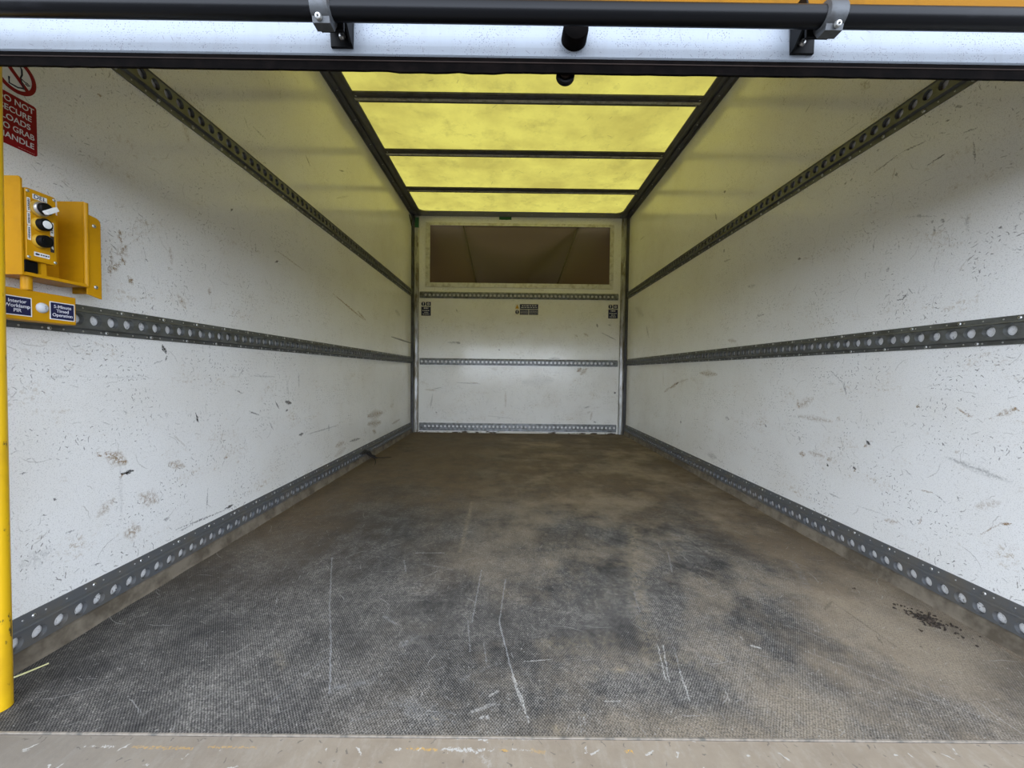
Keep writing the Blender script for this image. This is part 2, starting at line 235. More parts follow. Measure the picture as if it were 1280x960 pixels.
# ------------------------------------------------------------------ materials
def wall_mat(name, axes, marks, dirt=1.0):
    t = NT(name)
    o = t.sep(t.objpos()); P0 = t.comb(o[axes[0]], o[axes[1]], 0)
    jit = t.vec('SUBTRACT', t.noise(P0, 90, 2, color=True), (0.5, 0.5, 0.5))
    P = t.vec('ADD', P0, t.vec('SCALE', jit, scale=0.006))
    low = t.rng(o[2], 0.0, 1.7, 1.0, 0.5)                           # scuffed most where loads rub
    cloud = t.noise(P0, 3.2, 3, 0.6)
    col = t.mix(t.rng(cloud, 0.4, 0.75, 0, 0.16 * dirt), (0.815, 0.81, 0.79), (0.56, 0.50, 0.40))
    grain = t.noise(P0, 160, 2, 0.7)
    col = t.mix(t.rng(grain, 0.60, 0.78, 0, 0.30), col, (0.42, 0.41, 0.39))
    col = t.mix(t.rng(t.noise(P0, 430, 2, 0.6), 0.60, 0.68, 0, 0.38), col, (0.25, 0.24, 0.22))
    clus = t.math('MULTIPLY', t.rng(t.noise(P0, 7.5, 3, 0.6), 0.42, 0.62), low)
    f1 = flecks(t, P, 85, 0.42, 0.09, 0.55)
    f2 = flecks(t, P, 38, 0.42, 0.045, 0.5, wob=0.6)
    f3 = flecks(t, P, 13, 0.42, 0.016, 0.55, wob=0.9)
    col = t.mix(t.math('MULTIPLY', t.math('MULTIPLY', f1, clus), 0.95 * dirt), col, (0.14, 0.13, 0.12))
    col = t.mix(t.math('MULTIPLY', t.math('MULTIPLY', f2, clus), 0.8 * dirt), col, (0.17, 0.16, 0.14))
    col = t.mix(t.math('MULTIPLY', f3, t.math('MULTIPLY', low, 0.42 * dirt)), col, (0.24, 0.22, 0.19))
    sm = t.rng(t.noise(t.vec('MULTIPLY', P0, (1, 2.2, 1)), 5.5, 5, 0.75), 0.57, 0.74)
    fine = t.rng(t.noise(P, 90, 4, 0.75), 0.50, 0.62)
    col = t.mix(t.math('MULTIPLY', t.math('MULTIPLY', sm, fine), t.math('MULTIPLY', low, 0.75 * dirt)), col, (0.36, 0.27, 0.16))
    rag = t.rng(t.noise(P0, 210, 2, 0.7), 0.30, 0.5, 0.35, 1.0)
    streak = t.rng(t.noise(P, 120, 4, 0.8), 0.40, 0.56, 0, 1.5)
    col = apply_marks(t, P, col, marks, rag, streak)
    n = t.bump(t.noise(P0, 9, 2), 0.008, 0.02)
    t.bsdf(col, t.rng(grain, 0.3, 0.8, 0.06, 0.28), normal=n, spec=0.5)
    return t.m

def floor_mat(name, marks):
    t = NT(name)
    o = t.sep(t.objpos()); P0 = t.comb(o[0], o[1], 0)
    jit = t.vec('SUBTRACT', t.noise(P0, 60, 2, color=True), (0.5, 0.5, 0.5))
    P = t.vec('ADD', P0, t.vec('SCALE', jit, scale=0.005))
    a = t.math('SINE', t.math('MULTIPLY', o[0], 1250))
    b = t.math('SINE', t.math('MULTIPLY', o[1], 900))
    emb = t.rng(t.math('MULTIPLY', a, b), -0.25, 0.45)               # embossed diamonds
    emb = t.math('ADD', t.math('MULTIPLY', emb, t.rng(o[1], 1.0, 1.9, 1, 0)), t.rng(o[1], 1.0, 1.9, 0, 0.45))
    grit = t.noise(P0, 300, 3, 0.8)
    big = t.noise(P0, 1.7, 4, 0.6)
    mid = t.noise(t.vec('MULTIPLY', P, (1.0, 0.8, 1)), 5.5, 8, 0.78)
    rub = t.mix(t.math('MULTIPLY', emb, t.rng(grit, .35, .6, .5, 1)), (0.013, 0.0125, 0.013), (0.110, 0.104, 0.098))  # tops of the emboss coloured lighter, as if they catch light
    # grey scuffing
    rot = t.comb(t.math('ADD', t.math('MULTIPLY', o[0], .72), t.math('MULTIPLY', o[1], .70)), t.math('MULTIPLY', t.math('SUBTRACT', t.math('MULTIPLY', o[1], .72), t.math('MULTIPLY', o[0], .70)), .28))
    brush = t.noise(rot, 26, 5, 0.7)
    mid = t.math('ADD', mid, t.math('MULTIPLY', t.math('SUBTRACT', brush, 0.5), t.rng(o[0], 0.9, 1.4, 0.12, 0.5)))
    cov = t.math('ADD', t.rng(o[1], 0.65, 1.5, 0.05, -0.07), t.rng(o[0], 0.0, 0.7, -0.06, 0.02))
    scuff = t.rng(t.math('ADD', mid, cov), 0.34, 0.70)
    scuff = t.math('MULTIPLY', scuff, t.math('ADD', 0.30, t.math('MULTIPLY', emb, 0.45)))
    fine = t.noise(P0, 70, 5, 0.8)
    scuff = t.math('MULTIPLY', scuff, t.rng(fine, 0.38, 0.60, 0.45, 1.3))
    scuff = t.math('MULTIPLY', scuff, t.rng(grit, 0.40, 0.60, 0.25, 1.5))
    col = t.mix(scuff, rub, (0.36, 0.335, 0.30))
    # brown road dust: deep end, right side and along the left wall
    far = t.rng(t.math('ADD', o[1], t.math('MULTIPLY', t.math('SUBTRACT', big, 0.5), 1.6)), 1.25, 2.0)
    edge = t.math('SUBTRACT', t.noise(P0, 3.0, 6, 0.7), 0.5)
    rgt = t.rng(t.math('ADD', o[0], t.math('MULTIPLY', edge, 0.7)), 1.58, 1.82)
    rgt = t.math('MULTIPLY', rgt, t.rng(t.math('SUBTRACT', t.math('ADD', o[1], t.math('MULTIPLY', edge, .5)), t.math('MULTIPLY', o[0], .25)), 0.22, 0.52, 0.5, 1))
    lft = t.math('MULTIPLY', t.rng(t.math('ADD', o[0], t.math('MULTIPLY', t.math('SUBTRACT', mid, 0.5), 0.6)), 0.55, 0.10), t.rng(o[1], 0.95, 1.6))
    dust = t.math('MAXIMUM', t.math('MAXIMUM', far, rgt), lft)
    patch = t.rng(t.noise(P, 4.2, 7, 0.75), 0.34, 0.56, 0.55, 1.0)
    dust = t.math('MULTIPLY', t.math('MULTIPLY', dust, patch), t.rng(grit, .3, .6, .82, 1.0))
    dust = t.math('MULTIPLY', dust, t.rng(fine, .35, .55, .8, 1.0))
    dcol = t.mix(t.noise(P0, 12, 5, 0.75), (0.105, 0.073, 0.044), (0.20, 0.148, 0.095))
    dcol = t.mix(t.rng(o[1], 1.5, 0.8), dcol, t.mix(t.noise(P0, 18, 5, 0.75), (0.20, 0.155, 0.108), (0.34, 0.275, 0.195)))
    col = t.mix(t.math('MULTIPLY', dust, 0.95), col, dcol)
    thin = t.math('MULTIPLY', t.rng(t.noise(P0, 2.6, 6, 0.68), 0.46, 0.66), t.math('MULTIPLY', t.rng(grit, .35, .6, .3, 1), 0.75))
    thin = t.math('MULTIPLY', thin, t.rng(o[0], 0.6, 1.1))
    col = t.mix(thin, col, (0.36, 0.295, 0.215))
    s1 = flecks(t, P, 9, 0.45, 0.010, 0.55, wob=0.5)
    s2 = flecks(t, P, 30, 0.45, 0.028, 0.5)
    s3 = flecks(t, P, 90, 0.2, 0.10, 0.10)
    front = t.rng(o[1], 1.0, 2.6, 1.0, 0.10)
    col = t.mix(t.math('MULTIPLY', t.math('MAXIMUM', t.math('MULTIPLY', s1, 0.4), t.math('MULTIPLY', s2, 0.3)), front), col, (0.45, 0.44, 0.42))
    col = t.mix(t.math('MULTIPLY', s3, t.math('MULTIPLY', front, 0.6)), col, (0.5, 0.48, 0.44))
    rag = t.rng(t.noise(P0, 180, 2, 0.7), 0.30, 0.55, 0.25, 1.0)
    streak = t.rng(t.noise(P, 45, 4, 0.75), 0.36, 0.62)
    col = apply_marks(t, P, col, marks, rag, streak)
    n = t.bump(emb, 0.35, 0.0012)
    t.bsdf(col, 0.72, normal=n, spec=0.25)
    return t.m

def sill_mat(marks):
    t = NT('dusty_sill_plate')
    o = t.sep(t.objpos()); P0 = t.comb(o[0], o[1], 0)
    jit = t.vec('SUBTRACT', t.noise(P0, 160, 2, color=True), (0.5, 0.5, 0.5))
    P = t.vec('ADD', P0, t.vec('SCALE', jit, scale=0.007))
    c = t.mix(t.noise(P0, 11, 5, 0.7), (0.235, 0.185, 0.135), (0.40, 0.335, 0.255))
    c = t.mix(t.rng(t.noise(t.vec('MULTIPLY', P, (1, 0.35, 1)), 60, 4, 0.7), 0.5, 0.75, 0, 0.25), c, (0.50, 0.46, 0.40))
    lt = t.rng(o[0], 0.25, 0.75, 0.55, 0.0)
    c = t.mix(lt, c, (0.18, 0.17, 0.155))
    f = flecks(t, P, 60, 0.4, 0.07, 0.35)
    c = t.mix(t.math('MULTIPLY', f, 0.6), c, (0.10, 0.09, 0.08))
    f = flecks(t, P, 35, 0.4, 0.05, 0.25)
    c = t.mix(t.math('MULTIPLY', f, 0.7), c, (0.62, 0.60, 0.56))
    rag = t.rng(t.noise(P0, 300, 2, 0.7), 0.38, 0.5, 0.0, 1.0)
    streak = t.rng(t.noise(P, 150, 3, 0.75), 0.38, 0.60)
    c = apply_marks(t, P, c, marks, rag, streak)
    t.bsdf(c, 0.75, normal=t.bump(t.noise(P0, 120, 3), 0.3, 0.001), spec=0.25)
    return t.m

def simple(name, c, rough=0.5, metal=0.0, c2=None, scale=20, lo=0.45, hi=0.65, amt=1.0, bump=0.0, spec=0.5, stretch=(1, 1, 1), **kw):
    t = NT(name); p = t.vec('MULTIPLY', t.objpos(), stretch)
    col = c
    if c2: col = t.mix(t.rng(t.noise(p, scale, 4, 0.65, dims='3D'), lo, hi, 0, amt), c, c2)
    n = t.bump(t.noise(p, scale * 2, 3, dims='3D'), bump, 0.001) if bump else None
    t.bsdf(col, rough, metal, n, spec, **kw)
    return t.m

M_rail = simple('dull_galvanised_rail', (0.130, 0.135, 0.130), 0.42, 0.35, (0.085, 0.085, 0.075), 22, spec=0.4, stretch=(1, 1, 2), bump=0.15)
M_rail_dusty = simple('dusty_galvanised_rail', (0.120, 0.125, 0.130), 0.5, 0.3, (0.16, 0.14, 0.11), 14, 0.45, 0.7, 0.7, spec=0.35, bump=0.15)
M_railback = simple('scuffed_galvanised_rail', (0.26, 0.27, 0.28), 0.4, 0.5, (0.10, 0.10, 0.09), 30, 0.4, 0.65)
M_rivet = simple('bright_rivet', (0.55, 0.55, 0.53), 0.3, 0.8)
M_dark = simple('dark_socket', (0.01, 0.01, 0.01), 0.6)
M_cant = simple('dark_grey_cant_rail', (0.095, 0.095, 0.105), 0.38, 0.2, (0.055, 0.054, 0.056), 16, stretch=(1, .3, 1), bump=0.1)
M_bar = simple('dark_aluminium_bar', (0.075, 0.072, 0.072), 0.45, 0.1, (0.045, 0.042, 0.04), 20)
M_barl = simple('light_aluminium_groove', (0.50, 0.48, 0.42), 0.45, 0.2, (0.25, 0.23, 0.18), 25)
M_post = simple('dirty_aluminium_post', (0.42, 0.42, 0.41), 0.35, 0.6, (0.17, 0.15, 0.11), 9, 0.42, 0.62, stretch=(3, 3, 0.7), bump=0.1)
M_frame = simple('scuffed_aluminium_frame', (0.62, 0.61, 0.56), 0.45, 0.25, (0.40, 0.37, 0.30), 26, 0.45, 0.68)
M_kick = simple('dusty_kick_strip', (0.20, 0.17, 0.13), 0.65, 0.0, (0.10, 0.082, 0.06), 13, 0.42, 0.62, spec=0.25, bump=0.3)
M_yellow = simple('chipped_yellow_paint', (0.56, 0.275, 0.005), 0.38, 0.0, (0.36, 0.165, 0.006), 14, 0.5, 0.8, 0.6, spec=0.2)
M_orange = simple('amber_yellow_paint', (0.27, 0.115, 0.003), 0.5, 0.0, (0.14, 0.06, 0.003), 16, 0.5, 0.75, 0.7, spec=0.08, stretch=(1, 1, .3))
M_black = simple('black_plastic', (0.0035, 0.0035, 0.004), 0.45, spec=0.15)
M_rubber = simple('black_rubber', (0.0022, 0.0016, 0.0015), 0.7, 0, (0.006, 0.004, 0.0035), 30, spec=0.04)
M_tube = simple('black_powder_coated_tube', (0.0022, 0.0024, 0.0035), 0.30, 0.0, (0.03, 0.032, 0.036), 30, 0.55, 0.75, 0.5, spec=0.22, stretch=(0.2, 1, 1))
M_clamp = simple('cast_metal_clamp', (0.095, 0.10, 0.105), 0.5, 0.5, (0.07, 0.07, 0.07), 60, bump=0.3)
M_label = simple('white_label', (0.78, 0.78, 0.76), 0.45)
M_navy = simple('navy_label', (0.010, 0.012, 0.060), 0.35)
M_ink = simple('dark_ink', (0.015, 0.015, 0.03), 0.5)
M_white_ink = simple('white_ink', (0.70, 0.70, 0.74), 0.5)
M_red = simple('red_sign', (0.25, 0.002, 0.010), 0.45, spec=0.15)
M_amber = simple('amber_triangle', (0.55, 0.30, 0.02), 0.5)
M_green = simple('green_tape', (0.02, 0.11, 0.035), 0.6)
M_pir = simple('grey_sensor_dome', (0.55, 0.57, 0.60), 0.25, 0.0)
M_straw = simple('dry_straw', (0.55, 0.52, 0.26), 0.7)
M_dirt = simple('dark_dirt', (0.030, 0.022, 0.016), 0.9, c2=(0.07, 0.05, 0.035), scale=90)
M_leaf = simple('dead_leaf', (0.05, 0.032, 0.018), 0.8)
M_strap = simple('black_webbing', (0.015, 0.013, 0.012), 0.8)
M_ground = simple('grey_yard', (0.36, 0.35, 0.335), 0.9, c2=(0.22, 0.215, 0.20), scale=2.5)
M_chassis = simple('dark_chassis', (0.05, 0.05, 0.052), 0.6)

# pale blue-white door rail with fine black flecks and run marks
t = NT('white_door_rail'); o = t.sep(t.objpos()); P0 = t.comb(o[0], o[2], 0)
c = t.mix(t.rng(t.noise(t.vec('MULTIPLY', P0, (1, .25, 1)), 26, 5, 0.7), 0.48, 0.72, 0, 0.30), (0.33, 0.365, 0.41), (0.24, 0.245, 0.26))
c = t.mix(t.math('MULTIPLY', flecks(t, P0, 260, 0.32, 0.16, 0.75), t.rng(t.noise(P0, 15, 4, .7), .4, .6)), c, (0.10, 0.10, 0.12))
c = t.mix(t.math('MULTIPLY', flecks(t, P0, 75, 0.4, 0.05, 0.4), 0.55), c, (0.13, 0.12, 0.12))
edge = t.rng(t.math('ADD', o[2], t.math('MULTIPLY', t.noise(P0, 90, 3), 0.012)), 1.105, 1.112)
c = t.mix(t.math('MULTIPLY', edge, 0.5), c, (0.15, 0.15, 0.16))
t.bsdf(c, 0.4); M_door = t.m

# translucent yellow roof sheet, mottled by dirt lying on it
t = NT('translucent_roof_sheet'); o = t.sep(t.objpos()); P0 = t.comb(o[0], o[1], 0)
c = t.mix(t.rng(t.noise(P0, 2.6, 4, 0.62), 0.35, 0.68), (0.66, 0.56, 0.105), (0.48, 0.39, 0.075))
c = t.mix(t.rng(t.noise(P0, 6, 6, 0.75), 0.52, 0.72, 0, 0.6), c, (0.34, 0.28, 0.06))
c = t.mix(t.rng(t.noise(P0, 75, 2, 0.7), 0.62, 0.75, 0, 0.35), c, (0.42, 0.36, 0.09))
c = t.mix(t.math('MULTIPLY', flecks(t, P0, 11, 0.35, 0.035, 0.25), 0.5), c, (0.16, 0.13, 0.04))
tr = t.t.nodes.new('ShaderNodeBsdfTranslucent'); t.put(tr.inputs[0], c)
df = t.t.nodes.new('ShaderNodeBsdfDiffuse'); t.put(df.inputs[0], (0.55, 0.50, 0.22))
ms = t.t.nodes.new('ShaderNodeMixShader'); ms.inputs[0].default_value = 0.22
t.link(tr.outputs[0], ms.inputs[1]); t.link(df.outputs[0], ms.inputs[2]); t.link(ms.outputs[0], t.out.inputs[0])
M_roof = t.m
# moulded hood beyond the bulkhead window: thin brown-grey moulding
t = NT('brown_hood_moulding')
tr = t.t.nodes.new('ShaderNodeBsdfTranslucent'); t.put(tr.inputs[0], (0.28, 0.20, 0.145))
df = t.t.nodes.new('ShaderNodeBsdfDiffuse'); t.put(df.inputs[0], (0.60, 0.50, 0.42))
ms = t.t.nodes.new('ShaderNodeMixShader'); ms.inputs[0].default_value = 0.45
t.link(tr.outputs[0], ms.inputs[1]); t.link(df.outputs[0], ms.inputs[2]); t.link(ms.outputs[0], t.out.inputs[0])
M_hood = t.m
t = NT('tinted_window_sheet')
tp = t.t.nodes.new('ShaderNodeBsdfTransparent'); t.put(tp.inputs[0], (0.72, 0.68, 0.62))
gl = t.t.nodes.new('ShaderNodeBsdfGlossy'); t.put(gl.inputs[0], (1, 1, 1)); gl.inputs['Roughness'].default_value = 0.25
ms = t.t.nodes.new('ShaderNodeMixShader'); ms.inputs[0].default_value = 0.03
t.link(tp.outputs[0], ms.inputs[1]); t.link(gl.outputs[0], ms.inputs[2]); t.link(ms.outputs[0], t.out.inputs[0])
M_pane = t.m

# ------------------------------------------------------------------ mesh helpers
def finish(name, bm, mats, parent=None, smooth=False, bevel=0.0, loc=None, normals=True):
    if normals: bmesh.ops.recalc_face_normals(bm, faces=bm.faces)
    me = bpy.data.meshes.new(name); bm.to_mesh(me); bm.free()
    for m in (mats if isinstance(mats, (list, tuple)) else [mats]): me.materials.append(m)
    if smooth:
        for p in me.polygons: p.use_smooth = True
    o = bpy.data.objects.new(name, me); COL.objects.link(o)
    if loc: o.location = loc
    if bevel:
        b = o.modifiers.new('bevel', 'BEVEL'); b.width = bevel; b.segments = 2; b.limit_method = 'ANGLE'; b.angle_limit = 0.6
    if smooth:
        try:
            me.set_sharp_from_angle(angle=0.7)
        except Exception: pass
    if parent:
        o.parent = parent
        o.matrix_parent_inverse = Matrix.Translation(-Vector(parent.location))
    return o
def tag(o, label=None, cat=None, group=None, kind=None):
    if label: o['label'] = label
    if cat: o['category'] = cat
    if group: o['group'] = group
    if kind: o['kind'] = kind
    return o
def empty(name, loc=(0, 0, 0), **kw):
    o = bpy.data.objects.new(name, None); o.location = loc; o.empty_display_size = 0.05; COL.objects.link(o)
    return tag(o, **kw)
def box(bm, x0, x1, y0, y1, z0, z1, mi=0):
    v = [bm.verts.new(p) for p in ((x0, y0, z0), (x1, y0, z0), (x1, y1, z0), (x0, y1, z0), (x0, y0, z1), (x1, y0, z1), (x1, y1, z1), (x0, y1, z1))]
    for f in ((0, 3, 2, 1), (4, 5, 6, 7), (0, 1, 5, 4), (1, 2, 6, 5), (2, 3, 7, 6), (3, 0, 4, 7)):
        bm.faces.new([v[i] for i in f]).material_index = mi
def loft(bm, rings, close=True, caps=True, mi=0):
    R = [[bm.verts.new(p) for p in r] for r in rings]; n = len(R[0])
    for a, b in zip(R, R[1:]):
        for i in range(n if close else n - 1):
            j = (i + 1) % n
            bm.faces.new((a[i], a[j], b[j], b[i])).material_index = mi
    if caps and close:
        bm.faces.new(R[0][::-1]).material_index = mi; bm.faces.new(R[-1]).material_index = mi
    return R
def basis(d):
    d = Vector(d).normalized(); a = Vector((0, 0, 1)) if abs(d.z) < 0.9 else Vector((1, 0, 0))
    u = d.cross(a).normalized(); return d, u, d.cross(u)
def cyl(bm, p0, p1, r0, r1=None, n=24, caps=True, mi=0):
    r1 = r0 if r1 is None else r1; p0, p1 = Vector(p0), Vector(p1); d, u, v = basis(p1 - p0)
    ring = lambda c, r: [c + (u * math.cos(2 * math.pi * k / n) + v * math.sin(2 * math.pi * k / n)) * r for k in range(n)]
    loft(bm, [ring(p0, r0), ring(p1, r1)], caps=caps, mi=mi)
def lathe(bm, base, axis, prof, n=24, mi=0):
    base = Vector(base); d, u, v = basis(axis)
    rings = [[base + d * h + (u * math.cos(2 * math.pi * k / n) + v * math.sin(2 * math.pi * k / n)) * max(r, 1e-5) for k in range(n)] for r, h in prof]
    loft(bm, rings, mi=mi)
def sweep(bm, pts, r, n=8, mi=0):
    pts = [Vector(p) for p in pts]; rings = []
    for i, p in enumerate(pts):
        d = pts[min(i + 1, len(pts) - 1)] - pts[max(i - 1, 0)]; _, u, v = basis(d)
        rr = r[i] if hasattr(r, '__len__') else r
        rings.append([p + (u * math.cos(2 * math.pi * k / n) + v * math.sin(2 * math.pi * k / n)) * rr for k in range(n)])
    loft(bm, rings, mi=mi)
def poly_prism(bm, pts, mp, d0, d1, mi=0):
    loft(bm, [[mp(a, b, d0) for a, b in pts], [mp(a, b, d1) for a, b in pts]], mi=mi)
def rrect(a0, a1, b0, b1, r, n=4):
    out = []
    for cx, cy, s in ((a1 - r, b1 - r, 0), (a0 + r, b1 - r, 1), (a0 + r, b0 + r, 2), (a1 - r, b0 + r, 3)):
        for k in range(n + 1):
            a = (s + k / n) * math.pi / 2; out.append((cx + r * math.cos(a), cy + r * math.sin(a)))
    return out

ML = lambda a, b, d: Vector((d, a, b))            # left wall plane: a along the van, b up, d out from the wall
MB = lambda a, b, d: Vector((a, YB - d, b))       # bulkhead plane

def lettering(body, size, mat, parent, pl, a, b, d, bold=0.02, align='CENTER', sx=1.0, name='lettering', sp=1.0):
    cu = bpy.data.curves.new(name, 'FONT'); cu.body = body; cu.size = size; cu.align_x = align; cu.align_y = 'CENTER'
    cu.offset = size * bold; cu.extrude = 0.00012; cu.space_line = sp
    tmp = bpy.data.objects.new(name, cu); COL.objects.link(tmp)
    bpy.context.view_layer.update()
    me = bpy.data.meshes.new_from_object(tmp.evaluated_get(bpy.context.evaluated_depsgraph_get()))
    bpy.data.objects.remove(tmp)
    me.materials.clear(); me.materials.append(mat)
    o_, x_, y_ = pl(a, b, d), pl(a + 1, b, d), pl(a, b + 1, d)
    X, Y = (x_ - o_) * sx, (y_ - o_); Z = X.cross(Y).normalized()
    me.transform(Matrix(((X.x, Y.x, Z.x, o_.x), (X.y, Y.y, Z.y, o_.y), (X.z, Y.z, Z.z, o_.z), (0, 0, 0, 1))))
    o = bpy.data.objects.new(name, me); COL.objects.link(o)
    if parent:
        o.parent = parent; o.matrix_parent_inverse = Matrix.Translation(-Vector(parent.location))
    return o

def celled(name, mp, A, B, matf, marks, hole=None, thick=0.025, kind='structure'):
    """one sheet split into bays; every bay's material carries only the wear that lies on it"""
    bm = bmesh.new(); mats = []; vs = {}
    def V(a, b):
        k = (round(a, 5), round(b, 5))
        if k not in vs: vs[k] = bm.verts.new(mp(a, b, 0))
        return vs[k]
    for i in range(len(A) - 1):
        for j in range(len(B) - 1):
            a0, a1, b0, b1 = A[i], A[i + 1], B[j], B[j + 1]
            if hole and a0 >= hole[0] - 1e-4 and a1 <= hole[1] + 1e-4 and b0 >= hole[2] - 1e-4 and b1 <= hole[3] + 1e-4: continue
            sub = [m for m in marks if min(m[0], m[2]) - m[4] - .01 < a1 and max(m[0], m[2]) + m[4] + .01 > a0
                   and min(m[1], m[3]) - m[4] - .01 < b1 and max(m[1], m[3]) + m[4] + .01 > b0]
            mats.append(matf(f'{name}_bay', sub))
            bm.faces.new((V(a0, b0), V(a1, b0), V(a1, b1), V(a0, b1))).material_index = len(mats) - 1
    o = finish(name, bm, mats, normals=False)
    c = mp(A[0], B[0], 0); inw = mp(A[0], B[0], 1) - c
    if o.data.polygons[0].normal.dot(inw) < 0: o.data.flip_normals()
    s = o.modifiers.new('thickness', 'SOLIDIFY'); s.thickness = thick; s.offset = -1
    return tag(o, kind=kind)

# ------------------------------------------------------------------ body shell
celled('floor', lambda a, b, d: Vector((a, b, d)), [0, .35, .65, .95, 1.3, 1.7, W], [YF, .72, .85, 1.05, 1.5, 2.2, YB],
       floor_mat, MARKS['floor'], thick=0.003)
MR = lambda a, b, d: Vector((W - d, a, b))
bays = [0.56, 0.8, 0.95, 1.15, 1.5, 2.2, YB]; lv = [0, .35, .70, 1.0, 1.32, ZR]
celled('wall_left', ML, bays, lv, lambda n, m: wall_mat(n, (1, 2), m), MARKS['left'])
celled('wall_right', MR, bays, lv, lambda n, m: wall_mat(n, (1, 2), m), MARKS['right'])
WX0, WX1, WZ0, WZ1 = 0.163, 1.882, 1.428, 1.984
celled('wall_back', MB, [0, WX0, .70, 1.3, WX1, W], [0, .68, 1.0, WZ0, WZ1, ZR], lambda n, m: wall_mat(n, (0, 2), m, 1.15), MARKS['back'], hole=(WX0, WX1, WZ0, WZ1))

bm = bmesh.new(); v = [bm.verts.new(p) for p in ((-.03, .56, ZR), (W + .03, .56, ZR), (W + .03, YB + .03, ZR), (-.03, YB + .03, ZR))]
bm.faces.new(v); tag(finish('ceiling', bm, M_roof), kind='structure')

# load-bed board under the mat and the rear frame below it
bm = bmesh.new(); box(bm, -.03, W + .03, .50, YB + .03, -.16, -.0045); tag(finish('trim_6', bm, M_chassis), kind='structure')
bm = bmesh.new(); box(bm, -60, 60, -60, 60, -1.0, -.9); tag(finish('ground', bm, M_ground), kind='structure')

# rear frame uprights capping the ends of the side walls
for nm, x0, x1 in (('trim_10', -.05, .002), ('trim_11', W - .002, W + .05)):
    bm = bmesh.new(); box(bm, x0, x1, .50, .562, -.16, ZR + .03); tag(finish(nm, bm, M_chassis, bevel=.004), kind='structure')

# rear sill: mat edge strip and dusty plate with worn paint
sill = empty('trim_5', (W / 2, .56, 0), kind='structure')
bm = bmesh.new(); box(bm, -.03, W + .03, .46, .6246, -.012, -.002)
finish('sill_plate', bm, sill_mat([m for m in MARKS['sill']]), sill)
bm = bmesh.new(); box(bm, 0, W, .6258, .6282, -.0045, .0004)
finish('edge_strip', bm, simple('worn_edge_strip', (0.34, 0.295, 0.24), 0.5, 0.2, (0.16, 0.15, 0.13), 40), sill)

# kick strips along the floor
def kick(name, mp):
    bm = bmesh.new(); N = 60; rings = []
    for i in range(N + 1):
        y = .60 + (YB - .62) * i / N; w = .0015 * math.sin(i * 1.7) + random.uniform(-.0008, .0008)
        rings.append([mp(y, .036, 0), mp(y, .036, .006), mp(y, .030, .010), mp(y, .006, .013 + w), mp(y, -.002, .016 + w), mp(y, -.002, 0)])
    loft(bm, rings)
    tag(finish(name, bm, M_kick), kind='structure')
kick('baseboard_left', ML); kick('baseboard_right', MR)

# roof edge rails
def extr(name, prof, mp, s0, s1, mat, kind='structure', parent=None):
    bm = bmesh.new(); loft(bm, [[mp(s0, a, b) for a, b in prof], [mp(s1, a, b) for a, b in prof]])
    o = finish(name, bm, mat, parent)
    return tag(o, kind=kind) if kind else o
cant = [(0, 2.040), (.004, 2.040), (.007, 2.056), (.030, 2.060), (.033, 2.071), (.050, 2.071), (.053, 2.060), (.066, 2.058), (.083, 2.061), (.089, 2.066), (.089, 2.0735), (0, 2.0735)]
c1 = extr('trim_1', cant, lambda s, a, b: Vector((a, s, b)), .60, YB, M_cant)
c2 = extr('trim_2', cant, lambda s, a, b: Vector((W - a, s, b)), .60, YB, M_cant)
c3 = extr('trim_7', [(0, 2.062), (.006, 2.058), (.012, 2.063), (.080, 2.068), (.090, 2.070), (.092, 2.0735), (0, 2.0735)],
          lambda s, a, b: Vector((s, YB - a, b)), .02, W - .02, simple('grey_end_trim', (.24, .24, .235), .45, .2))
# gussets rounding the roof opening's far corners
for nm, s in (('trim_8', 0), ('trim_9', 1)):
    pts = [(.086, .085)] + [(.086 + .085 * (1 - math.sin(k / 8 * math.pi / 2)), .085 + .075 * (1 - math.cos(k / 8 * math.pi / 2))) for k in range(9)]
    bm = bmesh.new(); f = (lambda a: a) if s == 0 else (lambda a: W - a)
    loft(bm, [[Vector((f(a), YB - b, z)) for a, b in pts] for z in (2.062, 2.0735)])
    tag(finish(nm, bm, M_cant), kind='structure')

# far corner posts: dark channel with a bright scuffed leg
for nm, f in (('trim_3', lambda a: a), ('trim_4', lambda a: W - a)):
    p = empty(nm, (f(0), YB, 0), kind='structure')
    lo = lambda pr: [[Vector((f(a), YB - b, z)) for a, b in pr] for z in (0.0, 2.056)]
    bm = bmesh.new(); loft(bm, lo([(0, 0), (0, .045), (.006, .048), (.010, .030), (.016, .030), (.020, .022), (.020, 0)])); finish('channel', bm, M_cant, p)
    bm = bmesh.new(); loft(bm, lo([(.020, 0), (.020, .020), (.026, .026), (.034, .016), (.056, .014), (.062, .010), (.064, 0)])); finish('flange', bm, M_post, p)

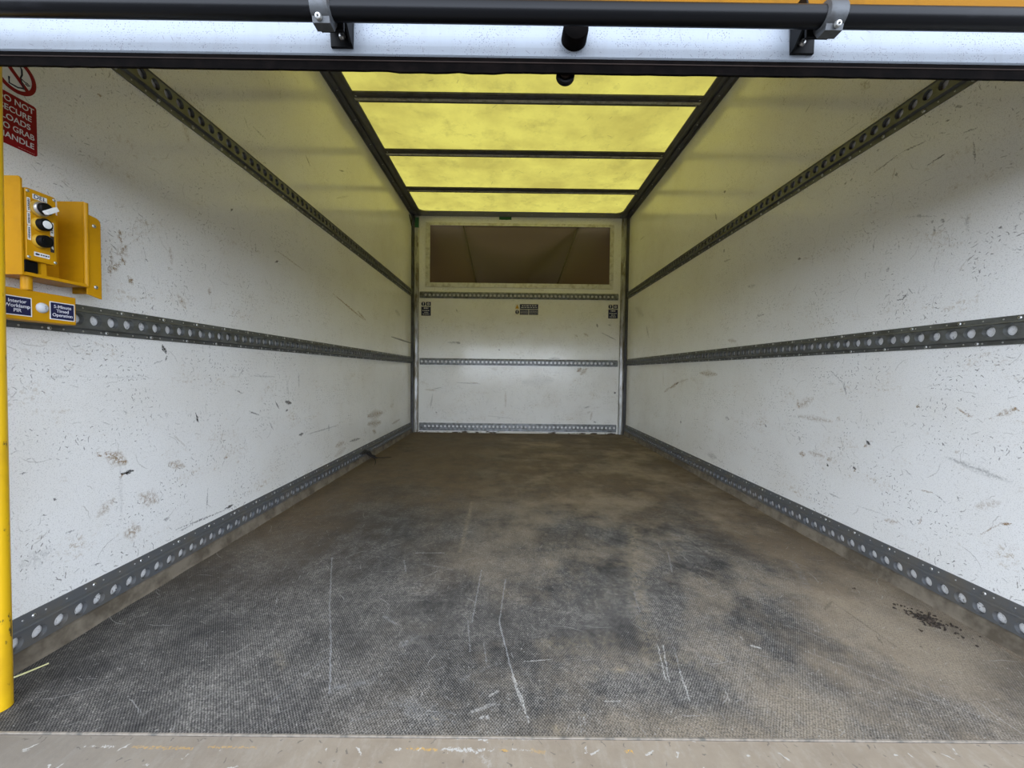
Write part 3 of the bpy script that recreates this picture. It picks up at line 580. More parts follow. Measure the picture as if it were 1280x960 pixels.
# ------------------------------------------------------------------ perforated cargo rails
def screw_mesh():
    bm = bmesh.new()
    lathe(bm, (0, 0, 0), (0, 0, 1), [(.0052, 0), (.0052, .0008), (.0040, .0026), (.0019, .0031), (.0017, .0031)], 12)
    lathe(bm, (0, 0, .0031), (0, 0, 1), [(.0017, 0), (.0016, .0002)], 6, mi=1)
    bmesh.ops.recalc_face_normals(bm, faces=bm.faces)
    me = bpy.data.meshes.new('screw'); bm.to_mesh(me); bm.free()
    me.materials.append(M_rivet); me.materials.append(M_dark)
    for p in me.polygons: p.use_smooth = p.material_index == 0 and len(p.vertices) == 4
    return me
SCREW = screw_mesh()
def put_screw(parent, p, normal, sc=1.0, name='screw'):
    o = bpy.data.objects.new(name, SCREW); COL.objects.link(o)
    o.parent = parent; o.matrix_parent_inverse = Matrix.Translation(-Vector(parent.location))
    q = Vector(normal).to_track_quat('Z', 'Y')
    o.location = p; o.rotation_mode = 'QUATERNION'; o.rotation_quaternion = q; o.scale = (sc, sc, sc)
    return o
PITCH = 0.03875
def rail(label, mp, s0, s1, z0, h, b0, b1, hc, hole0, mat, screws_top, screws_bot, group, step=3):
    """mp(s, z, n); holes at hole0 + k*PITCH; band from b0 to b1 stands proud; hc = height of hole centres"""
    root = empty('cargo_rail', mp((s0 + s1) / 2, z0, 0), label=label, cat='cargo rail')
    bm = bmesh.new(); NB = .012
    for prof in ([(0, 0), (0, .003), (b0 - .003, .003), (b0, NB)], [(b1, NB), (b1 + .0015, NB + .0025), (b1 + .004, NB + .0015), (b1 + .0055, .004), (h - .004, .003), (h, .0025), (h, 0)]):
        loft(bm, [[mp(s0, z0 + a, n) for a, n in prof], [mp(s1, z0 + a, n) for a, n in prof]], close=False, caps=False)
    k0 = math.ceil((s0 + PITCH / 2 - hole0) / PITCH); k1 = math.floor((s1 - PITCH / 2 - hole0) / PITCH)
    hw, r1, r2 = PITCH / 2, .0130, .0110
    dn, up_ = b0 - hc, b1 - hc
    angs = sorted([2 * math.pi * k / 20 for k in range(20)] + [math.atan2(y, x) % (2 * math.pi) for x in (hw, -hw) for y in (dn, up_)])
    def edge(a):
        c, s = math.cos(a), math.sin(a); tt = 1e9
        if abs(c) > 1e-9: tt = min(tt, hw / abs(c))
        if s > 1e-9: tt = min(tt, up_ / s)
        if s < -1e-9: tt = min(tt, dn / s)
        return c * tt, s * tt
    E_ = [edge(a) for a in angs]; U = [(math.cos(a), math.sin(a)) for a in angs]; n = len(angs)
    for k in range(k0, k1 + 1):
        sc_ = hole0 + k * PITCH; zc = z0 + hc
        rings = [[bm.verts.new(mp(sc_ + x, zc + y, NB)) for x, y in E_]]
        for r, nn in ((r1, NB), (r2 + .0008, NB - .0042), (r2, NB - .0065), (r2, .004)):
            rings.append([bm.verts.new(mp(sc_ + x * r, zc + y * r, nn)) for x, y in U])
        for q, (A_, B_) in enumerate(zip(rings, rings[1:])):
            for i in range(n):
                j = (i + 1) % n; bm.faces.new((A_[i], A_[j], B_[j], B_[i]))
        # small rivets between the holes, on both flanges
        for zz in (b1 + .0055 + (h - b1 - .0055) * .45, b0 * .45):
            c = mp(sc_ + PITCH / 2, z0 + zz, .003); nrm = mp(0, 0, 1) - mp(0, 0, 0)
            lathe(bm, c, nrm, [(.0022, 0), (.0017, .0008), (.0006, .0011)], 6, mi=1)
    for e0, e1 in ((s0, hole0 + (k0 - .5) * PITCH), (hole0 + (k1 + .5) * PITCH, s1)):
        if e1 - e0 > 1e-4:
            bm.faces.new([bm.verts.new(mp(*p)) for p in ((e0, z0 + b0, NB), (e1, z0 + b0, NB), (e1, z0 + b1, NB), (e0, z0 + b1, NB))])
    nr = mp(0, 0, 1) - mp(0, 0, 0)
    finish('perforated_strip', bm, [mat, M_rivet], root)
    if screws_top is not None:
        for st, zz in ((screws_top, b1 + .0055 + (h - b1 - .0055) * .45), (screws_bot, b0 * .45)):
            s = st
            while s < s1 - .01:
                if s > s0 + .01: put_screw(root, mp(s, z0 + zz, .0028), nr, 0.8 if b0 < .012 else 1.0)
                s += PITCH * step
    return root
for side, mp in (('left', ML), ('right', MR)):
    h0 = .873 if side == 'right' else .871
    rail(f'grey perforated cargo rail along the {side} wall at mid height', mp, .60, YB - .046, .6607, .063, .0118, .0455, .0305, h0, M_rail, .864 - PITCH * 3 * 2, .942 - PITCH * 9, 'side')
    rail(f'grey perforated cargo rail high on the {side} wall, highest of three there', mp, .60, YB - .046, 1.2907, .069, .018, .0565, .0385, .878, M_rail, .70, .74, 'side')
    rail(f'dusty perforated cargo rail at the foot of the {side} wall above the floor', mp, .60, YB - .046, .0307, .0695, .0075, .0450, .0255, .867 if side == 'right' else .789, M_rail_dusty, .633 - PITCH * 2, .66, 'side')
rail('perforated cargo rail across the end wall directly under the window', MB, .073, 1.966, 1.285, .062, .012, .048, .031, .09, M_railback, None, None, 'back')
rail('perforated cargo rail across the middle of the end wall, scuffed', MB, .075, 1.972, .650, .063, .012, .048, .031, .095, M_railback, None, None, 'back')
rail('bluish grey perforated cargo rail along the bottom of the end wall', MB, .073, 1.970, .018, .075, .020, .062, .042, .09, M_railback, None, None, 'back')
# pale broken sealant line under the end wall
bm = bmesh.new(); N = 90; rings = []
for i in range(N + 1):
    x = .07 + 1.9 * i / N; hh = random.uniform(.004, .012) * (1.2 if .5 < x < 1.4 else .8)
    rings.append([Vector((x, YB, 0)), Vector((x, YB - .012, 0)), Vector((x, YB - .008, hh)), Vector((x, YB, hh + .003))])
loft(bm, rings); tag(finish('baseboard_back', bm, simple('cracked_white_sealant', (0.62, 0.61, 0.58), 0.7, c2=(0.06, 0.045, 0.03), scale=9, lo=.5, hi=.56)), kind='structure')

# ------------------------------------------------------------------ roof bars
bar_labels = {2.174: 'dark grey roof bar under the yellow roof, the one nearest the rear door',
              2.722: 'dark grey roof bar under the yellow roof, middle one of three',
              3.270: 'dark grey roof bar under the yellow roof, nearest the end wall'}
for yb, lb in bar_labels.items():
    r = empty('roof_bar', (W / 2, yb + .04, 2.07), label=lb, cat='roof bar', group=None)
    pr = [(0, 2.0735), (.001, 2.066), (.008, 2.062), (.030, 2.064), (.033, 2.058), (.052, 2.057), (.055, 2.064), (.076, 2.063), (.082, 2.068), (.084, 2.0735)]
    bm = bmesh.new(); R_ = loft(bm, [[Vector((x, yb + a, b)) for a, b in pr] for x in (.086, W - .086)])
    bm.faces.ensure_lookup_table()
    for f in bm.faces:
        c = f.calc_center_median()
        if len(f.verts) == 4 and yb + .034 < c.y < yb + .051 and c.z < 2.06: f.material_index = 1
    finish('bar', bm, [M_bar, M_barl], r)
    for x in (.10, W - .10):
        put_screw(r, (x, yb + .02, 2.060), (0, 0, -1), 0.9); put_screw(r, (x, yb + .066, 2.060), (0, 0, -1), 0.9)
for tr_, f in ((c1, 1), (c2, -1)):                                   # screws along the roof edge rails
    for k in range(12):
        y = .9 + k * .25
        x = .018 if f == 1 else W - .018
        put_screw(tr_, (x, y, 2.058), (0, 0, -1), 0.8)
for k in range(8): put_screw(c3, (.25 + k * .22, YB - .045, 2.0655), (0, -.3, -1), 0.9)

# ------------------------------------------------------------------ window in the end wall, hood beyond it
win = empty('window_1', ((WX0 + WX1) / 2, YB, WZ0), kind='structure')
fx0, fx1, fz0, fz1 = .125, 1.916, 1.390, 1.999
for nm, (a0, a1, b0, b1) in (('window_frame', (fx0, fx1, WZ1 - .012, fz1)), ('window_frame', (fx0, fx1, fz0, WZ0 + .006)), ('window_frame', (fx0, WX0 + .004, WZ0 + .006, WZ1 - .012)), ('window_frame', (WX1 - .004, fx1, WZ0 + .006, WZ1 - .012))):
    bm = bmesh.new(); poly_prism(bm, [(a0, b0), (a1, b0), (a1, b1), (a0, b1)], MB, 0, .005); finish(nm, bm, M_frame, win, bevel=.0012)
for x in (.30, .79, 1.275, 1.755):
    for z in (1.992 - .010, 1.408): put_screw(win, MB(x, z, .005), (0, -1, 0), 1.3)
for z in (1.475, 1.52, 1.70, 1.93):
    for x in (.143, 1.900): put_screw(win, MB(x, z, .005), (0, -1, 0), 1.3)
bm = bmesh.new(); poly_prism(bm, [(WX0, WZ0), (WX1, WZ0), (WX1, WZ1), (WX0, WZ1)], MB, -.014, -.010); finish('window_pane', bm, M_pane, win)
bm = bmesh.new()
P = {k: bm.verts.new(v) for k, v in dict(
    a0=(-.10, YB + .03, 1.30), a1=(2.15, YB + .03, 1.30), b0=(-.10, YB + .03, 2.10), b1=(2.15, YB + .03, 2.10),
    c0=(.615, 4.42, 1.30), c1=(1.36, 4.42, 1.30), d0=(.455, 4.10, 2.06), d1=(1.61, 4.10, 2.06)).items()}
for f in ('c0 c1 d1 d0', 'd0 d1 b1 b0', 'a0 a1 c1 c0'): bm.faces.new([P[k] for k in f.split()])
for f in ('a0 c0 d0 b0', 'a1 c1 d1 b1'):
    q = [P[k].co.copy() for k in f.split()]
    G_ = [[bm.verts.new((q[0].lerp(q[1], i / 10)).lerp(q[3].lerp(q[2], i / 10), j / 10)) for j in range(11)] for i in range(11)]
    for i in range(10):
        for j in range(10): bm.faces.new((G_[i][j], G_[i + 1][j], G_[i + 1][j + 1], G_[i][j + 1]))
hood = finish('hood_moulding', bm, M_hood, win, smooth=True)
s = hood.modifiers.new('t', 'SOLIDIFY'); s.thickness = .004
bm = bmesh.new()
for a, b in (((.615, 4.42, 1.30), (.455, 4.10, 2.06)), ((1.36, 4.42, 1.30), (1.61, 4.10, 2.06))):
    sweep(bm, [Vector(a) + Vector((0, -.012, 0)), Vector(b) + Vector((0, -.012, 0))], .008)
finish('hood_crease', bm, simple('dark_hood_crease', (.12, .09, .06), .8), win)  # dark rods trace the creases of the moulding

# ------------------------------------------------------------------ stickers on the end wall
def bars(bm, a0, a1, b, h, d, mp, segs):
    x = a0
    while x < a1 - .001:
        w = random.uniform(.5, 1.3) * segs; x1 = min(x + w, a1)
        poly_prism(bm, [(x, b), (x1, b), (x1, b + h), (x, b + h)], mp, d, d + .0002); x = x1 + segs * .35
def corner_sticker(x0, z0, label):
    w, h = .090, .130
    r = empty('safety_sticker', MB(x0 + w / 2, z0, 0), label=label, cat='sticker')
    bm = bmesh.new(); poly_prism(bm, rrect(x0 - .004, x0 + w + .004, z0 - .004, z0 + h + .004, .004), MB, 0, .0006); finish('backing', bm, simple('clear_film', (.62, .60, .54), .4), r)
    bm = bmesh.new(); poly_prism(bm, [(x0, z0), (x0 + w, z0), (x0 + w, z0 + .084), (x0, z0 + .084)], MB, .0006, .001)
    poly_prism(bm, [(x0 + .046, z0 + .092), (x0 + w, z0 + .092), (x0 + w, z0 + h), (x0 + .046, z0 + h)], MB, .0006, .001)
    poly_prism(bm, [(x0 + .020 + .020 * math.cos(k * math.pi / 10), z0 + .111 + .020 * math.sin(k * math.pi / 10)) for k in range(20)], MB, .0006, .001)
    finish('navy_panel', bm, M_navy, r)
    bm = bmesh.new()
    poly_prism(bm, [(x0 + .017, z0 + .104), (x0 + .023, z0 + .104), (x0 + .024, z0 + .126), (x0 + .016, z0 + .126)], MB, .001, .0013)
    poly_prism(bm, [(x0 + .017, z0 + .096), (x0 + .023, z0 + .096), (x0 + .023, z0 + .101), (x0 + .017, z0 + .101)], MB, .001, .0013)
    for (a, b, c_, d_) in ((.058, .064, .100, .122), (.072, .078, .100, .122), (.058, .078, .100, .104), (.058, .078, .118, .122)):
        poly_prism(bm, [(x0 + a, z0 + c_), (x0 + b, z0 + c_), (x0 + b, z0 + d_), (x0 + a, z0 + d_)], MB, .001, .0013)
    bars(bm, x0 + .024, x0 + .066, z0 + .066, .010, .001, MB, .012)
    bars(bm, x0 + .010, x0 + .078, z0 + .045, .006, .001, MB, .014)
    bars(bm, x0 + .028, x0 + .066, z0 + .028, .006, .001, MB, .012)
    bars(bm, x0 + .014, x0 + .076, z0 + .012, .006, .001, MB, .014)
    finish('white_print', bm, M_white_ink, r)
corner_sticker(.087, 1.118, 'small navy safety sticker on the end wall beside the left corner post')
corner_sticker(1.875, 1.113, 'small navy safety sticker on the end wall beside the right corner post')
x0, x1, z0, z1 = 1.028, 1.203, 1.138, 1.238
r = empty('warning_sticker', MB(1.1, z0, 0), label='wide navy warning sticker with amber triangle, middle of the end wall', cat='sticker')
bm = bmesh.new(); poly_prism(bm, rrect(.982, x1 + .005, z0 - .005, z1 + .005, .004), MB, 0, .0006); finish('backing', bm, simple('pale_film', (.66, .64, .58), .4), r)
bm = bmesh.new()
for a0, a1, b0, b1 in ((x0, x1, 1.192, z1), (x0, 1.110, z0, 1.188), (1.115, x1, z0, 1.188)): poly_prism(bm, [(a0, b0), (a1, b0), (a1, b1), (a0, b1)], MB, .0006, .001)
poly_prism(bm, [(1.003 + .018 * math.cos(k * math.pi / 10), 1.163 + .020 * math.sin(k * math.pi / 10)) for k in range(20)], MB, .0006, .001)
finish('navy_panel', bm, M_navy, r)
bm = bmesh.new(); poly_prism(bm, [(.985, 1.195), (1.021, 1.195), (1.003, 1.236)], MB, .0006, .001); finish('warning_triangle', bm, M_amber, r)
bm = bmesh.new()
poly_prism(bm, [(1.000, 1.158), (1.006, 1.158), (1.007, 1.178), (.999, 1.178)], MB, .001, .0013); poly_prism(bm, [(1.000, 1.149), (1.006, 1.149), (1.006, 1.154), (1.000, 1.154)], MB, .001, .0013)
bars(bm, x0 + .018, x1 - .016, 1.221, .006, .001, MB, .02); bars(bm, x0 + .012, x1 - .012, 1.204, .006, .001, MB, .02)
for zz in (1.178, 1.168, 1.158, 1.148): bars(bm, x0 + .006, 1.106, zz, .0025, .001, MB, .012); bars(bm, 1.119, x1 - .006, zz, .0025, .001, MB, .012)
finish('white_print', bm, M_white_ink, r)
# tape
for (a0, a1, b0, b1), lb in (((.822, .938, 2.032, 2.064), 'short strip of green tape above the window, centre of the end wall'), ((.028, .062, 1.945, 2.035), 'green tape on the end wall in the upper left corner beside the post')):
    bm = bmesh.new(); N = 8
    pts = [(a0 + (a1 - a0) * k / N, b0 + random.uniform(-.0015, .0015)) for k in range(N + 1)] + [(a1 - (a1 - a0) * k / N, b1 + random.uniform(-.001, .001)) for k in range(N + 1)]
    dd = .028 if a0 < .1 else .020
    poly_prism(bm, pts, MB, 0 if a0 > .1 else .0, .004 if a0 > .1 else dd)
    tag(finish('green_tape', bm, M_green), label=lb, cat='tape')
bm = bmesh.new(); poly_prism(bm, [(3.70, 2.02), (3.745, 1.985), (3.79, 1.945), (3.79, 1.99), (3.74, 2.02)], ML, 0, .003)
tag(finish('rubber_patch', bm, M_rubber), label='small black rubber patch high on the left wall in the far corner', cat='patch')

# ------------------------------------------------------------------ roller door, half lowered
door = empty('door_1', (W / 2, .60, 1.03), kind='structure')
DY = .600
def dx(name, prof, mat, x0=-.02, x1=W + .02, mi=None, parent=door):
    bm = bmesh.new(); loft(bm, [[Vector((x, y, z)) for y, z in prof] for x in (x0, x1)])
    return finish(name, bm, mat, parent)
dx('bottom_rail', [(DY + .004, 1.046), (DY, 1.050), (DY, 1.062), (DY + .003, 1.078), (DY + .003, 1.100), (DY, 1.112), (DY, 1.118), (DY + .020, 1.118), (DY + .012, 1.046)], M_door)
dx('rubber_seal', [(DY - .0012, 1.0458), (DY - .0012, 1.0400), (DY + .010, 1.0400), (DY + .010, 1.0458)], M_rubber)
dx('seal_lip_highlight', [(DY - .0018, 1.0399), (DY - .0018, 1.0385), (DY + .010, 1.0385), (DY + .010, 1.0399)], simple('brown_seal_highlight', (.035, .024, .020), .6, spec=.1))  # paler brown strip paints in the thin highlight along the seal
bm = bmesh.new(); rings = []
for i in range(121):
    x = -.02 + (W + .04) * i / 120; w = random.uniform(-.0004, .0004) - (.0022 if 46 <= i <= 50 or 52 <= i <= 54 else 0)*.8
    rings.append([Vector((x, DY - .001, 1.0384)), Vector((x, DY, 1.0268 + w)), Vector((x, DY + .005, 1.0276 + w)), Vector((x, DY + .008, 1.0384))])
loft(bm, rings); finish('seal_flap', bm, M_rubber, door)
bm = bmesh.new(); z = 1.1195                                          # slats rise to the roof and run back under it
path = [(DY, 1.1195 + k * .075) for k in range(11)] + [(DY + .02 + .10 * math.sin(a), 1.88 + .13 * (1 - math.cos(a)) * .9 + .07 * math.sin(a)) for a in (.5, .9, 1.3)] + [(.82 + .10 * k, 2.010) for k in range(10)]
for (ya, za), (yb_, zb) in zip(path, path[1:]):
    d = Vector((0, yb_ - ya, zb - za)); n_ = Vector((0, d.z, -d.y)).normalized() * .018; g = d * .02
    A_ = Vector((0, ya, za)) + g; B_ = Vector((0, yb_, zb)) - g
    loft(bm, [[Vector((x, p.y, p.z)) for p in (A_, B_, B_ + n_, A_ + n_)] for x in (.004, W - .004)])
finish('slat_curtain', bm, [M_orange], door)

TZ, TY, TR = 1.068, .550, .0130
bar = empty('pull_bar', (W / 2, TY, TZ), label='black tubular bar clamped across the bottom rail of the roller door', cat='pull bar')
bm = bmesh.new(); cyl(bm, (.05, TY, TZ), (W - .05, TY, TZ), TR, n=40); finish('tube', bm, M_tube, bar, smooth=True)
def torus(bm, c, ax, R, r, n=24, m=8): 
    c = Vector(c); d, u, v = basis(ax); rr = []
    for i in range(n):
        a = 2 * math.pi * i / n; e = u * math.cos(a) + v * math.sin(a)
        rr.append([c + e * R + (e * math.cos(2 * math.pi * j / m) + d * math.sin(2 * math.pi * j / m)) * r for j in range(m)])
    loft(bm, rr + [rr[0]], caps=False); bmesh.ops.remove_doubles(bm, verts=bm.verts, dist=1e-6)
for X, sgn in ((.698, 1), (1.370, -1)):
    # folded bracket on the rail: back plate, side gusset, saddle reaching out to the tube
    bm = bmesh.new()
    poly_prism(bm, [(X - .015, 1.056), (X + .017, 1.056), (X + .018, 1.118), (X - .019, 1.118)], lambda a, b, d: Vector((a, DY - d, b)), 0, .004)
    gx = X + sgn * .0155
    for q in (gx - .0015, ): 
        loft(bm, [[Vector((q + e, y, z)) for y, z in ((DY, 1.056), (DY - .010, 1.058), (DY - .030, 1.076), (DY - .036, 1.090), (DY - .030, 1.118), (DY, 1.118))] for e in (0, .003)])
    box(bm, X - .016, X + .016, DY - .034, DY, 1.082, 1.086); box(bm, X - .016, X + .016, DY - .034, DY - .029, 1.055, 1.086)
    finish('bracket', bm, M_black, bar, bevel=.0008)
    cx = X - sgn * (.004)
    bm = bmesh.new(); R0, R1, hw = TR + .0002, TR + .0042, .0135
    prof = []
    for (rr, xx) in ((R0, -hw), (R1, -hw + .002), (R1, hw - .002), (R0, hw)): prof.append((rr, xx))
    d_ = Vector((1, 0, 0)); ring = []
    for k in range(36):
        a = 2 * math.pi * k / 36; e = Vector((0, math.cos(a), math.sin(a)))
        ring.append([Vector((cx, TY, TZ)) + e * rr + d_ * xx for rr, xx in prof])
    loft(bm, ring + [ring[0]], close=False, caps=False); bmesh.ops.remove_doubles(bm, verts=bm.verts, dist=1e-6)
    # clamp ear under the tube that takes the bolt
    loft(bm, [[Vector((cx + e, y, z)) for y, z in ((TY - .010, TZ - .010), (TY - .006, TZ - .022), (TY + .008, TZ - .022), (TY + .016, TZ - .008))] for e in (-hw + .002, hw - .002)])
    finish('clamp', bm, M_clamp, bar, smooth=True)
    def bolt(p, nrm, s):
        bm = bmesh.new()
        lathe(bm, p, nrm, [(.0062 * s, 0), (.0062 * s, .0015), (.0048 * s, .0042), (.0026 * s, .0046)], 18)
        lathe(bm, Vector(p) + Vector(nrm).normalized() * .0046, nrm, [(.0024 * s, 0), (.0022 * s, .0003)], 6, mi=1)
        finish('bolt', bm, [M_rivet, M_dark], bar)
    bolt((X + sgn * .002, DY - .004, 1.0705), (0, -1, 0), .75)
    bolt((cx - sgn * .002, TY - .0085, TZ - .0165), (0, -1, -.35), .72)

bm = bmesh.new(); lathe(bm, (1.037, DY + .002, 1.0755), (0, -1, 0), [(.0185, 0), (.0180, .020), (.0165, .0225), (.0160, .0225)], 32)
buf = finish('rubber_buffer', bm, M_rubber, smooth=True)
tag(buf, label='round black rubber buffer on the white door rail below the tubular bar', cat='buffer')
cp = empty('door_catch', (1.027, DY + .03, 1.034), label='round black catch poking out below the door seal', cat='catch')
bm = bmesh.new(); lathe(bm, (1.027, DY + .018, 1.0335), (0, -1, 0), [(.0138, 0), (.0138, .007), (.0130, .008), (.0105, .008), (.0100, .003)], 28); finish('cup', bm, M_black, cp, smooth=True)
bm = bmesh.new(); lathe(bm, (1.027, DY + .016, 1.0365), (0, -1, 0), [(.0080, 0), (.0080, .0035), (.0060, .0040), (.0055, .0040)], 20); finish('pin', bm, simple('rusty_pin', (.03, .017, .011), .5, .2), cp, smooth=True)

# ------------------------------------------------------------------ grab pole, controls, sign at the left
pts = [(.0785, .672, 0), (.079, .672, .15), (.0815, .672, .7), (.0865, .672, 1.2), (.090, .672, 2.02)]
t = NT('chipped_pole_paint'); pz = t.objpos()
c = t.mix(t.rng(t.noise(pz, 8, 4, .6, dims='3D'), .5, .8), (.74, .45, .008), (.52, .29, .008))
g_ = t.rng(t.sep(pz)[2], 0.1, 1.0, .62, .74)
c = t.mix(t.rng(t.noise(t.vec('MULTIPLY', pz, (2.2, 1, .45)), 60, 4, .75, dims='3D'), t.math('SUBTRACT', g_, .04), t.math('ADD', g_, .02)), c, (.05, .035, .02))
t.bsdf(c, .35); M_pole = t.m
bm = bmesh.new(); sweep(bm, pts, .0165, 32)
pole = finish('grab_pole', bm, M_pole, smooth=True)
tag(pole, label='yellow painted grab pole standing on the floor at the left edge, black chips', cat='pole')

g = empty('control_guard', (.03, .79, .756), label='folded yellow metal guard around the tail lift control box', cat='guard')
bm = bmesh.new(); GX, Y1, Y2, Z0, Z1 = .060, .735, .846, .757, .931
def plateY(y, z0=Z0, z1=Z1, x0=.001, x1=GX, tk=.003):
    poly_prism(bm, [(x0, z0), (x1, z0), (x1, z1 - .004), (x1 - .004, z1), (x0, z1)], lambda a, b, d: Vector((a, y + d, b)), 0, tk)
plateY(Y1)
finish('side_panel', bm, M_yellow, g); bm = bmesh.new(); plateY(Y2)
cyl(bm, (GX - .003, Y2 + .0025, Z0), (GX - .003, Y2 + .0025, Z1 - .002), .0045, n=16)
finish('side_panel', bm, M_yellow, g)
bm = bmesh.new(); box(bm, .001, GX, Y1, Y2 + .003, Z0 - .003, Z0); box(bm, GX - .004, GX + .001, Y1 + .004, Y2 - .002, Z0 - .003, Z0 + .003); finish('base_plate', bm, M_yellow, g)
bm = bmesh.new(); box(bm, .0002, .002, Y1, Y2 + .003, Z0, Z1 - .03); finish('back_plate', bm, M_yellow, g)
bm = bmesh.new(); poly_prism(bm, [(.849, .740), (.8785, .734)] + [(.8785 - .010 * (1 - math.cos(a)), .894 + .012 * math.sin(a)) for a in (0, .5, 1, 1.57)] + [(.849, .908)], ML, GX - .005, GX - .002)
finish('flange', bm, M_yellow, g, bevel=.0006)
for y_, z_ in ((.864, .887), (.866, .758)): put_screw(g, (GX - .002, y_, z_), (1, 0, 0), .8)
bm = bmesh.new(); box(bm, .001, GX - .005, .872, .8765, .745, .895); finish('stiffener', bm, M_yellow, g)

cb = empty('control_box', (.03, .7615, .782), label='yellow control box with DEL label, selector lever and two push buttons', cat='control box')
cy0, cy1, cz0, cz1, FX = .7405, .7895, .783, .914, .062
bm = bmesh.new(); poly_prism(bm, rrect(cy0, cy1, cz0, cz1, .004), ML, .004, FX); finish('housing', bm, M_yellow, cb, bevel=.001)
bm = bmesh.new(); box(bm, .015, .056, .7415, .764, .7608, .783); finish('cable_gland', bm, M_black, cb, bevel=.002)
bm = bmesh.new(); box(bm, .030, .056, .768, .777, .7608, .783); finish('mounting_tab', bm, M_yellow, cb)
YC = .7610
bm = bmesh.new(); lathe(bm, (FX, YC, .8815), (1, 0, 0), [(.0150, 0), (.0150, .0035), (.0125, .005)], 28); finish('bezel', bm, simple('dirty_yellow_bezel', (.45, .27, .03), .5), cb, smooth=True)
bm = bmesh.new(); lathe(bm, (FX + .004, YC, .8815), (1, 0, 0), [(.0128, 0), (.0128, .004), (.0115, .006)], 28); finish('metal_ring', bm, M_rivet, cb, smooth=True)
bm = bmesh.new(); lathe(bm, (FX + .008, YC, .8815), (1, 0, 0), [(.0112, 0), (.0112, .007), (.0095, .009)], 28); sel = finish('selector_knob', bm, M_black, cb, smooth=True)
bm = bmesh.new()
lv_ = [(-.0065, -.006), (.009, -.0035), (.0125, -.0005), (.0125, .0045), (.009, .0060), (-.0065, .0015)]
poly_prism(bm, [(.752, .8745), (.757, .8690), (.7755, .8830), (.7715, .8895)], ML, FX + .016, FX + .0235); finish('selector_lever', bm, M_label, cb, bevel=.001)
for zc, m_, nm in ((.8525, M_label, 'push_button'), (.8215, M_black, 'push_button')):
    bm = bmesh.new(); lathe(bm, (FX, YC, zc), (1, 0, 0), [(.0128, 0), (.0125, .004), (.0112, .006)], 28); finish('bezel', bm, simple('yellow_bezel', (.55, .33, .02), .5), cb, smooth=True)
    bm = bmesh.new(); lathe(bm, (FX + .005, YC, zc), (1, 0, 0), [(.0112, 0), (.0112, .009), (.0100, .0105), (.0078, .0105)], 28); finish('button_collar', bm, M_black, cb, smooth=True)
    bm = bmesh.new(); lathe(bm, (FX + .0148, YC, zc), (1, 0, 0), [(.0076, 0), (.0070, .0016), (.003, .0020)], 24); o = finish(nm, bm, m_, cb, smooth=True)
    o['label'] = 'white push button' if m_ is M_label else 'black push button'
def sticker(parent, a0, a1, b0, b1, d, mat, nm='sticker'):
    bm = bmesh.new(); poly_prism(bm, rrect(a0, a1, b0, b1, .0008, 2), ML, d, d + .0004); return finish(nm, bm, mat, parent)
sticker(cb, .7515, .7745, .8975, .9065, FX, M_label); lettering('DEL', .0108, M_navy, cb, ML, .763, .9018, FX + .0005, .012, sx=1.1)
for b0, b1 in ((.871, .8965), (.8465, .870), (.8195, .8455)):
    sticker(cb, .7425, .7475, b0, b1, FX, M_label)
    bm = bmesh.new(); rnd = random.Random(int(b0 * 9999)); z = b0 + .003
    while z < b1 - .003:
        hh = rnd.uniform(.0012, .0022); w = rnd.uniform(.0010, .0017); poly_prism(bm, [(.745 - w, z), (.745 + w, z), (.745 + w, z + hh), (.745 - w, z + hh)], ML, FX + .0004, FX + .0006); z += hh + .0008
    finish('print', bm, M_ink, cb)
sticker(cb, .7790, .7850, .8385, .8640, FX, M_label); sticker(cb, .7790, .7850, .8070, .8375, FX, M_ink)
bm = bmesh.new()
for z in (.844, .848, .852, .856): poly_prism(bm, [(.7805, z), (.7835, z), (.7835, z + .002), (.7805, z + .002)], ML, FX + .0004, FX + .0006)
finish('print', bm, M_ink, cb)
bm = bmesh.new()
poly_prism(bm, [(.7802, .815), (.7838, .812), (.7838, .816), (.7818, .820), (.7818, .832), (.7802, .832)], ML, FX + .0004, FX + .0006)
finish('print', bm, M_label, cb)
sticker(cb, .7520, .7770, .7925, .8005, FX, M_label)
bm = bmesh.new(); poly_prism(bm, [(.7528, .7965), (.7565, .7990), (.7565, .7980), (.7605, .7980), (.7605, .7952), (.7565, .7952), (.7565, .7942)], ML, FX + .0004, FX + .0006)
bars(bm, .762, .776, .7955, .0024, FX + .0004, ML, .003); finish('print', bm, M_ink, cb)
for y_, z_ in ((.7440, .9085), (.7865, .9085), (.7440, .7885), (.7865, .7885)): put_screw(cb, (FX, y_, z_), (1, 0, 0), .55)

